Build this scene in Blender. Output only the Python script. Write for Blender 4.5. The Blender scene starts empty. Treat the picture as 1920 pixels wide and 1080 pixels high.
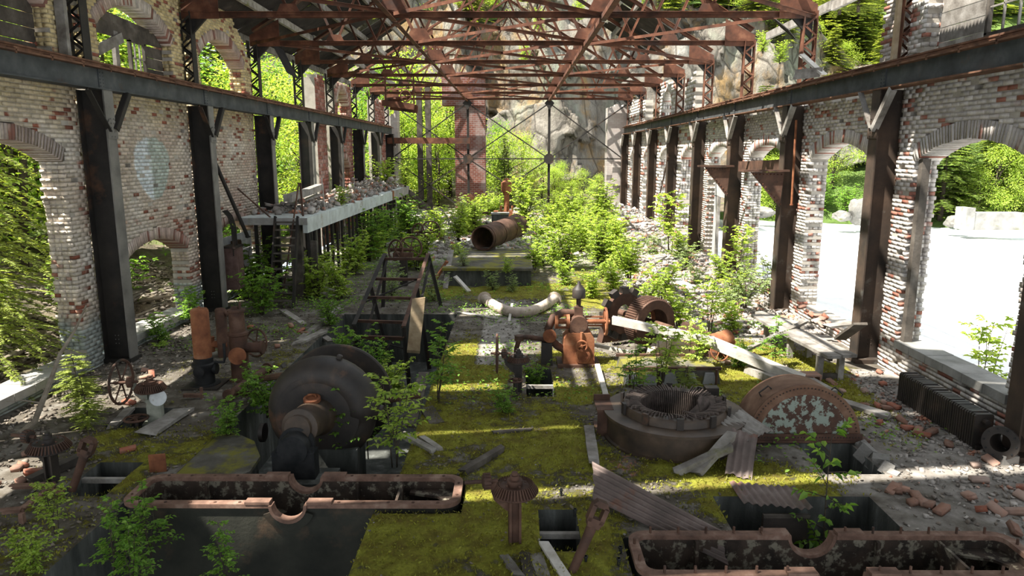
import bpy, bmesh, math, random
import numpy as np
from mathutils import Vector, Matrix, noise
random.seed(11); rng = np.random.default_rng(11)
sc = bpy.context.scene
C = sc.collection
R = math.radians
PI = math.pi
# ------------------------------------------------------------ camera, light, exposure
FPX = 1340.0; CAMZ = 4.0
PITCH = math.atan((540 - 287) / FPX); YAW = math.atan(5 / FPX)
cam = bpy.data.cameras.new('camera'); cam.sensor_width = 36; cam.lens = FPX / 1920 * 36
cam.clip_end = 600
camo = bpy.data.objects.new('camera', cam); C.objects.link(camo)
camo.location = (0, 0, CAMZ); camo.rotation_euler = (PI / 2 - PITCH, 0, YAW)
sc.camera = camo
SUN = Vector((-0.47, -0.22, 0.85)).normalized()
sl = bpy.data.lights.new('sun', 'SUN'); sl.energy = 9.5; sl.angle = R(0.6); sl.color = (1, .95, .86)
so = bpy.data.objects.new('sun', sl); C.objects.link(so)
so.rotation_euler = SUN.to_track_quat('Z', 'Y').to_euler(); so.location = (-20, -10, 40)
w = bpy.data.worlds.new('sky'); sc.world = w; w.use_nodes = True
wb = w.node_tree.nodes['Background']; wb.inputs[0].default_value = (.86, .93, 1, 1); wb.inputs[1].default_value = 1.0
vs = sc.view_settings
vs.view_transform = 'Standard'; vs.look = 'None'; vs.gamma = 1; vs.exposure = 0.82; vs.use_curve_mapping = False

def ray(x, y):
    a = (x - 960) / FPX; b = -(y - 540) / FPX
    d = (a, math.cos(PITCH) + b * math.sin(PITCH), -math.sin(PITCH) + b * math.cos(PITCH))
    c, s = math.cos(YAW), math.sin(YAW)
    return Vector((d[0] * c - d[1] * s, d[0] * s + d[1] * c, d[2]))
def G(x, y, z=0.0):                      # where a line of sight meets the level z
    d = ray(x, y); t = (z - CAMZ) / d.z; return Vector((d.x * t, d.y * t, z))
def AY(x, y, Y):                         # ... meets the cross-section at Y
    d = ray(x, y); t = Y / d.y; return Vector((d.x * t, Y, CAMZ + d.z * t))
def inframe(p, m=0):
    c, s = math.cos(YAW), math.sin(YAW)
    x = p[0] * c + p[1] * s; y = -p[0] * s + p[1] * c; z = p[2] - CAMZ
    zc = y * math.cos(PITCH) - z * math.sin(PITCH); yc = y * math.sin(PITCH) + z * math.cos(PITCH)
    if zc < .1: return False
    u = 960 + FPX * x / zc; v = 540 - FPX * yc / zc
    return -m < u < 1920 + m and -m < v < 1080 + m

# ------------------------------------------------------------ materials
class T:
    def __init__(s, name):
        s.m = bpy.data.materials.new(name); s.m.use_nodes = True
        s.t = s.m.node_tree; s.t.nodes.clear()
        s.pos = None
    def n(s, typ, ins=None, **at):
        o = s.t.nodes.new('ShaderNode' + typ)
        for k, v in at.items(): setattr(o, k, v)
        for k, v in (ins or {}).items():
            if isinstance(v, bpy.types.NodeSocket): s.t.links.new(v, o.inputs[k])
            else: o.inputs[k].default_value = v
        return o
    def P(s):
        if s.pos is None: s.pos = s.n('NewGeometry')
        return s.pos.outputs['Position']
    def noise(s, scale, detail=5, rough=.6, vec=None):
        return s.n('TexNoise', {'Vector': vec or s.P(), 'Scale': scale, 'Detail': detail, 'Roughness': rough}).outputs['Fac']
    def ramp(s, fac, stops, interp='LINEAR'):
        r = s.n('ValToRGB', {'Fac': fac}); r.color_ramp.interpolation = interp
        e = r.color_ramp.elements
        while len(e) < len(stops): e.new(.5)
        for i, (p, c) in enumerate(stops):
            e[i].position = p; e[i].color = (*c, 1) if isinstance(c, tuple) else (c, c, c, 1)
        return r.outputs['Color']
    def mix(s, fac, a, b, mode='MIX'):
        o = s.n('Mix', data_type='RGBA', blend_type=mode)
        for i, v in ((0, fac), (6, a), (7, b)):
            if isinstance(v, bpy.types.NodeSocket): s.t.links.new(v, o.inputs[i])
            elif i == 0: o.inputs[i].default_value = v
            else: o.inputs[i].default_value = (*v, 1)
        return o.outputs[2]
    def math(s, op, a, b=0.0, clamp=False):
        o = s.n('Math', {0: a, 1: b}, operation=op); o.use_clamp = clamp
        return o.outputs[0]
    def rnd(s):                              # one random number for each loose piece
        i = s.n('NewGeometry').outputs['Random Per Island']
        j = s.n('ObjectInfo').outputs['Random']
        return s.math('FRACT', s.math('ADD', i, j))
    def out(s, col, rough=.85, metal=0., bump=None, bs=.4, bd=.02, spec=.3):
        b = s.n('BsdfPrincipled', {'Base Color': col, 'Roughness': rough, 'Metallic': metal, 'Specular IOR Level': spec})
        if bump is not None:
            k = s.n('Bump', {'Height': bump, 'Strength': bs, 'Distance': bd})
            s.t.links.new(k.outputs[0], b.inputs['Normal'])
        o = s.n('OutputMaterial', {'Surface': b.outputs[0]})
        return s.m
def surf(name, stops, scale=3, over=(), rough=.85, metal=0., bscale=25, bs=.4, bd=.02, vary=.0, detail=6, spec=.3, stretch=None):
    t = T(name)
    vec = None
    if stretch:
        vec = t.n('Mapping', {'Vector': t.P(), 'Scale': stretch}).outputs[0]
    col = t.ramp(t.noise(scale, detail, vec=vec), stops)
    for (c, s_, lo, hi) in over:
        v2 = t.n('Mapping', {'Vector': t.P(), 'Location': (s_ * 3.1, 1.7, lo * 9)}).outputs[0]
        col = t.mix(t.ramp(t.noise(s_, 7, .65, v2), [(lo, 0.), (hi, 1.)]), col, c)
    if vary:
        col = t.mix(1.0, col, t.ramp(t.rnd(), [(0, 1 - vary), (1, 1 + vary * .4)]), 'MULTIPLY')
    return t.out(col, rough, metal, t.noise(bscale, 5), bs, bd, spec)
M = {}
def brickmat(name, a, b, c, red, redamt, dirt, zy=None):
    t = T(name)
    base = t.ramp(t.noise(.55, 5), [(.3, a), (.52, b), (.72, c)])
    if zy is not None:                        # old yellow limewash on the upper courses
        z = t.n('SeparateXYZ', {0: t.P()}).outputs[2]
        zz = t.math('ADD', z, t.math('MULTIPLY', t.noise(.9, 4), 2.2))
        base = t.mix(t.ramp(t.math('MULTIPLY', zz, .1), [(.52, 0.), (.66, 1.)]), base, zy)
    r = t.rnd()
    worn = t.math('ADD', r, t.math('MULTIPLY', t.noise(.8, 4), .9))
    base = t.mix(t.ramp(t.math('MULTIPLY', worn, .5), [(redamt / 2, 0.), (redamt / 2 + .025, 1.)]), base, red)
    base = t.mix(t.ramp(t.noise(9, 6, .7), [(.45, 0.), (.75, .6)]), base, dirt)
    base = t.mix(1.0, base, t.ramp(t.math('FRACT', t.math('MULTIPLY', r, 7.3)), [(0, .72), (1, 1.12)]), 'MULTIPLY')
    M[name] = t.out(base, .92, 0, t.noise(38, 5, .7), .55, .012, .15)
    return t
def paint_oval():
    # the left wall also carries a pale green painted oval
    t = T('brick_left')
    base = t.ramp(t.noise(.55, 5), [(.3, (.46, .33, .26)), (.5, (.60, .51, .41)), (.7, (.70, .65, .58))])
    sx = t.n('SeparateXYZ', {0: t.P()})
    z = sx.outputs[2]; y = sx.outputs[1]
    zz = t.math('ADD', z, t.math('MULTIPLY', t.noise(.9, 4), 2.2))
    base = t.mix(t.ramp(t.math('MULTIPLY', zz, .1), [(.55, 0.), (.68, 1.)]), base, (.64, .51, .27))
    r = t.rnd()
    worn = t.math('ADD', r, t.math('MULTIPLY', t.noise(.8, 4), .9))
    base = t.mix(t.ramp(t.math('MULTIPLY', worn, .5), [(.655, 0.), (.68, 1.)]), base, (.27, .095, .06))
    # oval: centre (y 15.5, z 3.62), narrower towards the bottom
    wz = t.math('MULTIPLY', t.math('SUBTRACT', z, 3.66), 1.42)
    wid = t.math('ADD', .78, t.math('MULTIPLY', t.math('SUBTRACT', z, 3.66), .28))
    wy = t.math('DIVIDE', t.math('SUBTRACT', y, 15.9), wid)
    d = t.math('ADD', t.math('MULTIPLY', wy, wy), t.math('MULTIPLY', wz, wz))
    d = t.math('ADD', d, t.math('MULTIPLY', t.math('SUBTRACT', t.noise(6, 4), .5), .5))
    oval = t.ramp(d, [(.86, 1.), (.98, 0.)])
    oc = t.mix(t.ramp(t.math('ADD', wy, t.math('MULTIPLY', t.noise(2.5, 4), .6)), [(.1, 1.), (.28, 0.)]), (.47, .53, .47), (.74, .80, .82))
    base = t.mix(oval, base, oc)
    low = t.ramp(t.math('ADD', t.math('MULTIPLY', z, .5), t.math('MULTIPLY', t.noise(1.6, 4), .5)), [(.62, 1.), (.78, 0.)])
    base = t.mix(low, base, (.34, .38, .36))
    base = t.mix(t.ramp(t.noise(9, 6, .7), [(.45, 0.), (.75, .6)]), base, (.22, .19, .15))
    base = t.mix(1.0, base, t.ramp(t.math('FRACT', t.math('MULTIPLY', r, 7.3)), [(0, .74), (1, 1.12)]), 'MULTIPLY')
    M['brick_left'] = t.out(base, .92, 0, t.noise(38, 5, .7), .55, .012, .15)
paint_oval()
brickmat('brick_right', (.44, .38, .34), (.60, .555, .51), (.70, .67, .63), (.34, .14, .10), 1.3, (.24, .21, .17))
brickmat('brick_red', (.33, .15, .11), (.40, .21, .17), (.46, .36, .32), (.30, .11, .08), .95, (.25, .2, .17))
brickmat('brick_arch', (.40, .27, .22), (.50, .39, .33), (.64, .58, .52), (.28, .13, .10), 1.22, (.22, .19, .15))
brickmat('brick_loose', (.24, .12, .085), (.32, .18, .13), (.40, .34, .30), (.34, .12, .075), 1.2, (.27, .22, .18))
M['mortar'] = surf('mortar', [(.3, (.30, .27, .23)), (.7, (.48, .44, .38))], 3, bscale=60, bs=.6)
M['steel'] = surf('steel', [(.3, (.012, .011, .010)), (.6, (.03, .026, .022)), (.8, (.07, .045, .03))], 2.2, over=[((.13, .06, .03), 1.1, .58, .75)], rough=.7, bscale=30, bs=.25, bd=.006)
M['column_rust'] = surf('column_rust', [(.3, (.022, .019, .016)), (.55, (.062, .042, .03)), (.8, (.125, .078, .052))], 1.4, over=[((.2, .2, .18), 1.7, .6, .8)], rough=.75, bscale=30, bs=.3, bd=.006)
M['flange_pale'] = surf('flange_pale', [(.3, (.10, .095, .085)), (.6, (.19, .18, .16)), (.8, (.26, .22, .18))], 2, rough=.75, bscale=40, bs=.3, bd=.005)
M['girder'] = surf('girder', [(.3, (.030, .033, .035)), (.55, (.062, .068, .07)), (.8, (.12, .12, .115))], 2.6, over=[((.09, .05, .03), 1.3, .62, .74)], rough=.7, bscale=22, bs=.4, bd=.006)
M['rail_rust'] = surf('rail_rust', [(.3, (.07, .035, .022)), (.6, (.17, .085, .05)), (.8, (.27, .16, .10))], 5, rough=.85, bscale=50, bs=.4, bd=.008)
M['truss_rust'] = surf('truss_rust', [(.3, (.035, .016, .010)), (.55, (.115, .044, .024)), (.8, (.25, .115, .065))], 2.2, over=[((.05, .035, .03), .8, .55, .7)], rough=.85, bscale=40, bs=.3, bd=.006)
M['rust_orange'] = surf('rust_orange', [(.3, (.12, .04, .02)), (.55, (.26, .10, .045)), (.8, (.40, .21, .12))], 4, rough=.85, bscale=45, bs=.4, bd=.006)
M['rust_brown'] = surf('rust_brown', [(.3, (.038, .021, .015)), (.55, (.09, .046, .03)), (.8, (.17, .10, .068))], 3.5, over=[((.02, .018, .016), 2, .58, .72)], rough=.75, bscale=40, bs=.35, bd=.006)
M['iron_dark'] = surf('iron_dark', [(.3, (.012, .010, .009)), (.6, (.035, .026, .02)), (.8, (.09, .055, .035))], 3, over=[((.15, .07, .035), 1.6, .6, .75)], rough=.6, bscale=40, bs=.3, bd=.005, spec=.5)
M['iron_black'] = surf('iron_black', [(.35, (.008, .009, .010)), (.7, (.03, .03, .03))], 5, rough=.6, bscale=40, bs=.35, bd=.006)
M['casing_rim'] = surf('casing_rim', [(.3, (.075, .042, .03)), (.55, (.18, .105, .075)), (.8, (.33, .24, .19))], 5, over=[((.09, .05, .035), 2.5, .55, .7)], rough=.8, bscale=60, bs=.35, bd=.004)
M['casing_inside'] = surf('casing_inside', [(.4, (.022, .016, .012)), (.6, (.05, .034, .024))], 4, over=[((.18, .16, .12), 9, .52, .6)], rough=.8, bscale=60, bs=.4, bd=.004)
M['casing_side'] = surf('casing_side', [(.3, (.010, .011, .008)), (.6, (.028, .028, .02)), (.8, (.055, .047, .034))], 2, over=[((.08, .05, .03), 1.6, .58, .75)], rough=.8, bscale=30, bs=.3)
M['peeling_paint'] = surf('peeling_paint', [(.35, (.06, .034, .025)), (.6, (.10, .052, .036))], 4, over=[((.27, .31, .26), 8, .50, .535)], rough=.8, bscale=50, bs=.3, bd=.004)
M['cover_rust'] = surf('cover_rust', [(.3, (.09, .045, .028)), (.55, (.19, .105, .066)), (.8, (.30, .19, .13))], 3, rough=.75, bscale=50, bs=.25, bd=.004)
M['stator_brown'] = surf('stator_brown', [(.3, (.025, .018, .013)), (.55, (.065, .042, .026)), (.8, (.13, .09, .06))], 3, over=[((.16, .16, .155), 1.5, .6, .7)], rough=.55, bscale=50, bs=.25, bd=.004, spec=.5)
M['paint_green'] = surf('paint_green', [(.3, (.13, .14, .11)), (.55, (.26, .27, .22)), (.8, (.38, .37, .3))], 4, over=[((.15, .08, .05), 4, .56, .7)], rough=.8, bscale=50, bs=.3, bd=.004)
M['dial_white'] = surf('dial_white', [(.3, (.52, .54, .54)), (.8, (.75, .77, .77))], 9, over=[((.35, .25, .18), 12, .62, .72)], rough=.7)
M['concrete'] = surf('concrete', [(.3, (.17, .165, .15)), (.55, (.29, .28, .26)), (.8, (.42, .41, .38))], 1.8, over=[((.16, .17, .06), 1.1, .6, .7)], rough=.95, bscale=14, bs=.6, bd=.02)
M['concrete_moss'] = surf('concrete_moss', [(.3, (.045, .04, .03)), (.55, (.10, .093, .078)), (.8, (.19, .18, .16))], 2.5, over=[((.16, .15, .025), 2.2, .47, .58)], rough=.95, bscale=18, bs=.7, bd=.02)
M['concrete_pale'] = surf('concrete_pale', [(.3, (.36, .38, .36)), (.55, (.50, .54, .52)), (.8, (.64, .67, .65))], 1.8, over=[((.28, .22, .16), 1.5, .58, .72)], rough=.95, bscale=14, bs=.5, bd=.015)
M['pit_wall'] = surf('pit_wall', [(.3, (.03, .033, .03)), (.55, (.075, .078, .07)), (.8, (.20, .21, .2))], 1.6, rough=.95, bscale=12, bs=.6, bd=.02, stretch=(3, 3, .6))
M['wood_grey'] = surf('wood_grey', [(.3, (.12, .105, .09)), (.5, (.24, .22, .195)), (.75, (.40, .38, .35))], 4, rough=.95, bscale=30, bs=.6, bd=.01, vary=.3, over=[((.15, .15, .05), 1.6, .62, .72)])
M['wood_dark'] = surf('wood_dark', [(.3, (.04, .034, .028)), (.55, (.10, .085, .07)), (.8, (.19, .17, .145))], 3, rough=.95, bscale=26, bs=.5, bd=.01, vary=.3)
M['wood_pale'] = surf('wood_pale', [(.3, (.36, .33, .28)), (.6, (.54, .51, .46)), (.8, (.66, .64, .60))], 5, rough=.95, bscale=30, bs=.5, bd=.01, vary=.2)
M['wood_tan'] = surf('wood_tan', [(.3, (.24, .17, .10)), (.6, (.40, .31, .20)), (.8, (.50, .42, .30))], 4, rough=.95, bscale=30, bs=.5, bd=.01)
M['sheet'] = surf('sheet', [(.3, (.085, .07, .062)), (.55, (.165, .125, .11)), (.8, (.28, .235, .215))], 2.6, over=[((.18, .08, .05), 2.2, .58, .7)], rough=.8, bscale=50, bs=.3, bd=.004)
M['sheet_dark'] = surf('sheet_dark', [(.3, (.02, .018, .017)), (.6, (.045, .038, .034)), (.8, (.09, .07, .06))], 2.6, rough=.8, bscale=50, bs=.3, bd=.004, vary=.3)
M['coil'] = surf('coil', [(.3, (.05, .04, .035)), (.6, (.13, .10, .085)), (.8, (.24, .19, .165))], 8, rough=.9, bscale=60, bs=.6, bd=.01)
M['insulation'] = surf('insulation', [(.3, (.34, .27, .22)), (.6, (.50, .42, .35)), (.8, (.6, .53, .46))], 5, over=[((.2, .2, .06), 3, .6, .7)], rough=.95, bscale=30, bs=.6, bd=.015)
M['bark'] = surf('bark', [(.3, (.03, .025, .018)), (.6, (.075, .058, .042)), (.8, (.14, .11, .08))], 9, rough=.95, bscale=45, bs=.8, bd=.02)
M['bark_pale'] = surf('bark_pale', [(.3, (.15, .12, .085)), (.6, (.28, .245, .19)), (.8, (.4, .37, .31))], 7, rough=.95, bscale=45, bs=.7, bd=.01)
def rockmat():
    t = T('rock')
    v = t.n('Mapping', {'Vector': t.P(), 'Rotation': (0, R(28), 0), 'Scale': (1.1, 1.1, .5)}).outputs[0]
    col = t.ramp(t.noise(.42, 10, .68, v), [(.3, (.10, .088, .075)), (.43, (.20, .178, .15)), (.55, (.29, .265, .225)), (.7, (.40, .385, .35))])
    col = t.mix(t.ramp(t.noise(.33, 8, .7, t.n('Mapping', {'Vector': v, 'Location': (7, 3, 1)}).outputs[0]), [(.5, 0.), (.62, .85)]), col, (.34, .215, .085))
    col = t.mix(t.ramp(t.noise(.22, 8, .65, t.n('Mapping', {'Vector': v, 'Location': (2, 9, 4)}).outputs[0]), [(.52, 0.), (.64, .8)]), col, (.27, .295, .225))
    cr = t.n('TexVoronoi', {'Vector': t.n('Mapping', {'Vector': v, 'Scale': (1, 1, .55)}).outputs[0], 'Scale': .55}, feature='DISTANCE_TO_EDGE').outputs['Distance']
    col = t.mix(t.ramp(cr, [(.0, .75), (.035, 0.)]), col, (.07, .06, .05))
    col = t.mix(t.ramp(t.noise(1.6, 8, .75, v), [(.5, 0.), (.72, .7)]), col, (.085, .075, .065))
    M['rock'] = t.out(col, .95, 0, t.math('ADD', t.noise(1.6, 9, .7, v), t.math('MULTIPLY', t.ramp(cr, [(0, 0.), (.06, 1.)]), .3)), 1, .55, .1)
rockmat()
M['boulder'] = surf('boulder', [(.3, (.13, .125, .11)), (.6, (.22, .21, .195)), (.8, (.32, .31, .29))], 1.5, rough=.95, bscale=6, bs=.8, bd=.06, over=[((.12, .13, .05), 1.3, .6, .7)])
M['forest_floor'] = surf('forest_floor', [(.3, (.045, .038, .025)), (.5, (.11, .09, .06)), (.7, (.20, .165, .12))], 2.2, over=[((.10, .14, .03), .9, .54, .66)], rough=1, bscale=12, bs=1, bd=.06)
M['slope_green'] = surf('slope_green', [(.3, (.04, .065, .015)), (.6, (.10, .16, .035)), (.8, (.2, .26, .07))], .6, rough=1, bscale=3, bs=1, bd=.25)
M['gravel'] = surf('gravel', [(.3, (.70, .69, .66)), (.55, (.80, .79, .77)), (.75, (.88, .87, .86))], .5, over=[((.42, .40, .36), 1.2, .66, .74)], rough=.9, bscale=6, bs=.6, bd=.08)
M['river'] = surf('river', [(.3, (.66, .70, .70)), (.5, (.80, .83, .83)), (.7, (.92, .93, .93))], .35, rough=.35, bscale=3, bs=.8, bd=.12, stretch=(.5, 1.4, 1))
M['rubble'] = surf('rubble', [(.3, (.22, .19, .165)), (.55, (.38, .345, .31)), (.8, (.56, .52, .48))], 3, rough=.95, bscale=25, bs=.8, bd=.02, vary=.4, over=[((.42, .18, .11), 2.2, .56, .62)])
M['litter'] = surf('litter', [(.3, (.10, .08, .06)), (.55, (.22, .185, .15)), (.8, (.38, .35, .31))], 6, rough=.95, bscale=25, bs=.8, bd=.01, vary=.5)
M['panel_red'] = surf('panel_red', [(.3, (.09, .05, .04)), (.6, (.16, .10, .085)), (.8, (.22, .16, .14))], 4, rough=.8)
M['board_pale'] = surf('board_pale', [(.3, (.26, .26, .265)), (.6, (.38, .38, .385)), (.8, (.5, .5, .5))], 3, rough=.9, bscale=20, bs=.3)
def leafmat(name, a, b, c, tr=.45):
    t = T(name)
    col = t.ramp(t.rnd(), [(0, a), (.5, b), (1, c)])
    d = t.n('BsdfPrincipled', {'Base Color': col, 'Roughness': .55, 'Specular IOR Level': .35})
    l = t.n('BsdfTranslucent', {'Color': t.mix(1.0, col, (1.35, 1.25, .6), 'MULTIPLY')})
    x = t.n('MixShader', {0: tr, 1: d.outputs[0], 2: l.outputs[0]})
    t.n('OutputMaterial', {'Surface': x.outputs[0]}); M[name] = t.m
leafmat('leaf', (.10, .22, .03), (.18, .35, .05), (.28, .45, .08), .5)
leafmat('leaf_bright', (.22, .35, .045), (.36, .50, .08), (.50, .62, .16), .5)
leafmat('leaf_grey', (.18, .26, .10), (.28, .38, .16), (.38, .48, .24))
leafmat('needle', (.06, .10, .02), (.12, .18, .035), (.20, .27, .06), .4)
leafmat('needle_bright', (.16, .22, .04), (.27, .34, .065), (.40, .46, .11), .45)
leafmat('moss_tuft', (.13, .115, .02), (.22, .22, .03), (.32, .33, .05), .3)
def glassmat():
    t = T('old_glass')
    b = t.n('BsdfPrincipled', {'Base Color': (.8, .86, .8, 1), 'Roughness': .12, 'Transmission Weight': .92, 'IOR': 1.02})
    t.n('OutputMaterial', {'Surface': b.outputs[0]}); M['old_glass'] = t.m
glassmat()
def floormat():
    t = T('mossy_floor')
    a = t.n('Attribute', attribute_name='moss').outputs['Color']
    s = t.n('SeparateColor', {0: a})
    moss, pale, red = s.outputs[0], s.outputs[1], s.outputs[2]
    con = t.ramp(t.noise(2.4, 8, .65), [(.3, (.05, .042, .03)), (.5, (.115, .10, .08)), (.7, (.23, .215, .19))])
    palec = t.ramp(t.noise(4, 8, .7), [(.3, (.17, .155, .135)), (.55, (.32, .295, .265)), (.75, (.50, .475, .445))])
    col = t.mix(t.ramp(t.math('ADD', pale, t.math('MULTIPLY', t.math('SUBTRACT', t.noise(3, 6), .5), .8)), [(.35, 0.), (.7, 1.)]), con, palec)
    col = t.mix(t.ramp(t.math('ADD', red, t.math('MULTIPLY', t.math('SUBTRACT', t.noise(7, 7, .7), .5), 1.4)), [(.5, 0.), (.62, 1.)]), col, (.34, .16, .11))
    mc = t.ramp(t.noise(3.2, 7, .7), [(.27, (.10, .065, .018)), (.43, (.16, .135, .022)), (.57, (.24, .24, .03)), (.75, (.36, .37, .06))])
    mc = t.mix(t.ramp(t.noise(30, 4, .7), [(.35, .55), (.65, 0.)]), mc, (.07, .075, .012))
    mf = t.math('ADD', moss, t.math('MULTIPLY', t.math('SUBTRACT', t.noise(5, 8, .75), .5), 1.1))
    mk = t.ramp(mf, [(.46, 0.), (.56, 1.)])
    col = t.mix(mk, col, mc)
    h = t.math('ADD', t.math('MULTIPLY', t.noise(60, 4, .7), .6), t.math('MULTIPLY', mk, 1.1))
    M['mossy_floor'] = t.out(col, .95, 0, h, .8, .025, .15)
floormat()

# ------------------------------------------------------------ mesh helpers
def eul(x=0, y=0, z=0): return Matrix.Rotation(R(z), 3, 'Z') @ Matrix.Rotation(R(y), 3, 'Y') @ Matrix.Rotation(R(x), 3, 'X')
def frame(d, up=(0, 0, 1)):
    d = Vector(d).normalized(); u = Vector(up)
    if abs(d.dot(u.normalized())) > .99: u = Vector((0, 1, 0))
    x = u.cross(d).normalized(); y = d.cross(x)
    return Matrix((x, y, d)).transposed()
class MB:
    def __init__(s): s.v = []; s.f = []
    def add(s, vs_, fs):
        o = len(s.v); s.v += [tuple(v) for v in vs_]; s.f += [tuple(i + o for i in f) for f in fs]; return s
    def box(s, c, size, rot=None, taper=1.0):
        hx, hy, hz = size[0] / 2, size[1] / 2, size[2] / 2; c = Vector(c); vv = []
        for z in (-hz, hz):
            k = taper if z > 0 else 1
            for x, y in ((-hx, -hy), (hx, -hy), (hx, hy), (-hx, hy)):
                p = Vector((x * k, y * k, z)); vv.append(c + (rot @ p if rot else p))
        return s.add(vv, [(3, 2, 1, 0), (4, 5, 6, 7), (0, 1, 5, 4), (1, 2, 6, 5), (2, 3, 7, 6), (3, 0, 4, 7)])
    def b2(s, p0, p1):
        p0, p1 = Vector(p0), Vector(p1); return s.box((p0 + p1) / 2, [abs(a) for a in (p1 - p0)])
    def bar(s, p0, p1, w, h, up=(0, 0, 1)):
        p0, p1 = Vector(p0), Vector(p1); d = p1 - p0
        return s.box((p0 + p1) / 2, (w, h, d.length), frame(d, up))
    def angle(s, p0, p1, a, th, up=(0, 0, 1), flip=1):      # an L section
        p0, p1 = Vector(p0), Vector(p1); m = frame(p1 - p0, up); L = (p1 - p0).length; c = (p0 + p1) / 2
        s.box(c + m @ Vector((0, a / 2 * flip, 0)), (a, th, L), m)
        return s.box(c + m @ Vector((a / 2, 0, 0)), (th, a, L), m)
    def tube(s, p0, p1, r0, r1=None, n=10, caps=True):
        return s.path([p0, p1], [r0, r0 if r1 is None else r1], n, caps)
    def path(s, pts, r, n=8, caps=True):
        pts = [Vector(p) for p in pts]; rr = r if isinstance(r, (list, tuple)) else [r] * len(pts)
        vv = []; ff = []; m = None
        for i, p in enumerate(pts):
            d = (pts[min(i + 1, len(pts) - 1)] - pts[max(i - 1, 0)])
            m = frame(d, m @ Vector((0, 1, 0)) if m else (0, 0, 1)) if m is None or True else m
            for k in range(n):
                a = 2 * PI * k / n; vv.append(p + m @ Vector((math.cos(a) * rr[i], math.sin(a) * rr[i], 0)))
        for i in range(len(pts) - 1):
            for k in range(n):
                ff.append((i * n + k, i * n + (k + 1) % n, (i + 1) * n + (k + 1) % n, (i + 1) * n + k))
        if caps: ff += [tuple(range(n))[::-1], tuple((len(pts) - 1) * n + k for k in range(n))]
        return s.add(vv, ff)
    def lathe(s, prof, n=24, c=(0, 0, 0), rot=None, a0=0, a1=2 * PI, close=False):
        c = Vector(c); full = abs(a1 - a0 - 2 * PI) < 1e-6; k = n if full else n + 1; vv = []; ff = []
        for r, z in prof:
            for i in range(k):
                a = a0 + (a1 - a0) * i / n; p = Vector((r * math.cos(a), r * math.sin(a), z)); vv.append(c + (rot @ p if rot else p))
        m = len(prof)
        for j in range(m if close else m - 1):
            for i in range(n):
                i2 = (i + 1) % k; j2 = (j + 1) % m
                ff.append((j * k + i, j * k + i2, j2 * k + i2, j2 * k + i))
        if not full and close:
            ff += [tuple(j * k for j in range(m)), tuple(j * k + k - 1 for j in range(m))[::-1]]
        if not close and full:
            if prof[0][0] > 1e-5: ff.append(tuple(range(k))[::-1])
            if prof[-1][0] > 1e-5: ff.append(tuple((m - 1) * k + i for i in range(k)))
        return s.add(vv, ff)
    def ring(s, c, rad, r, n=24, m=6, rot=None):              # torus about local z
        return s.lathe([(rad + r * math.cos(2 * PI * j / m), r * math.sin(2 * PI * j / m)) for j in range(m)], n, c, rot, close=True)
    def prism(s, outline, th, mtx, c=(0, 0, 0)):              # outline in local xy, thick along z
        n = len(outline); c = Vector(c)
        vv = [c + mtx @ Vector((x, y, z)) for z in (-th / 2, th / 2) for x, y in outline]
        return s.add(vv, [tuple(range(n))[::-1], tuple(range(n, 2 * n))] + [(i, (i + 1) % n, n + (i + 1) % n, n + i) for i in range(n)])
    def build(s, name, mat, parent=None, org=None, smooth=False, kind=None):
        me = bpy.data.meshes.new(name)
        if org is not None:
            o_ = Vector(org); s.v = [tuple(Vector(v) - o_) for v in s.v]
        me.from_pydata(s.v, [], s.f); me.update()
        return obj(name, me, mat, parent, org, smooth, kind)
def obj(name, me, mat, parent=None, org=None, smooth=False, kind=None):
    bm = bmesh.new(); bm.from_mesh(me); bmesh.ops.recalc_face_normals(bm, faces=bm.faces); bm.to_mesh(me); bm.free()
    return obj0(name, me, mat, parent, org, smooth, kind)
def obj0(name, me, mat, parent=None, org=None, smooth=False, kind=None):
    if mat is not None and not me.materials: me.materials.append(M[mat])
    if smooth:
        me.polygons.foreach_set('use_smooth', [True] * len(me.polygons))
        me.set_sharp_from_angle(angle=R(40))
    o = bpy.data.objects.new(name, me); C.objects.link(o)
    if org is not None: o.location = org
    if parent is not None: o.parent = parent
    if kind: o['kind'] = kind
    return o
def tag(o, label=None, cat=None, group=None, kind=None):
    for k, v in (('label', label), ('category', cat), ('group', group), ('kind', kind)):
        if v: o[k] = v
    return o
def thing(name, label, cat, loc=(0, 0, 0), rot=(0, 0, 0), group=None):
    o = bpy.data.objects.new(name, None); C.objects.link(o); o.empty_display_size = .1
    o.location = loc; o.rotation_euler = rot
    return tag(o, label, cat, group)
def inst(name, me, parent, loc, rot=(0, 0, 0), scale=(1, 1, 1)):
    o = bpy.data.objects.new(name, me); C.objects.link(o); o.parent = parent
    o.location = loc; o.rotation_euler = rot; o.scale = scale
    return o
def npmesh(name, verts, faces):                              # verts (n,3); faces (m,k) with one k
    me = bpy.data.meshes.new(name); faces = np.asarray(faces, dtype=np.int32); k = faces.shape[1]
    me.vertices.add(len(verts)); me.vertices.foreach_set('co', np.asarray(verts, dtype=np.float32).ravel())
    me.loops.add(faces.size); me.loops.foreach_set('vertex_index', faces.ravel())
    me.polygons.add(len(faces)); me.polygons.foreach_set('loop_start', np.arange(0, faces.size, k, dtype=np.int32))
    me.update(calc_edges=True)
    return me
BOXV = np.array([(-.5, -.5, -.5), (.5, -.5, -.5), (.5, .5, -.5), (-.5, .5, -.5), (-.5, -.5, .5), (.5, -.5, .5), (.5, .5, .5), (-.5, .5, .5)])
BOXF = np.array([(3, 2, 1, 0), (4, 5, 6, 7), (0, 1, 5, 4), (1, 2, 6, 5), (2, 3, 7, 6), (3, 0, 4, 7)])
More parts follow.
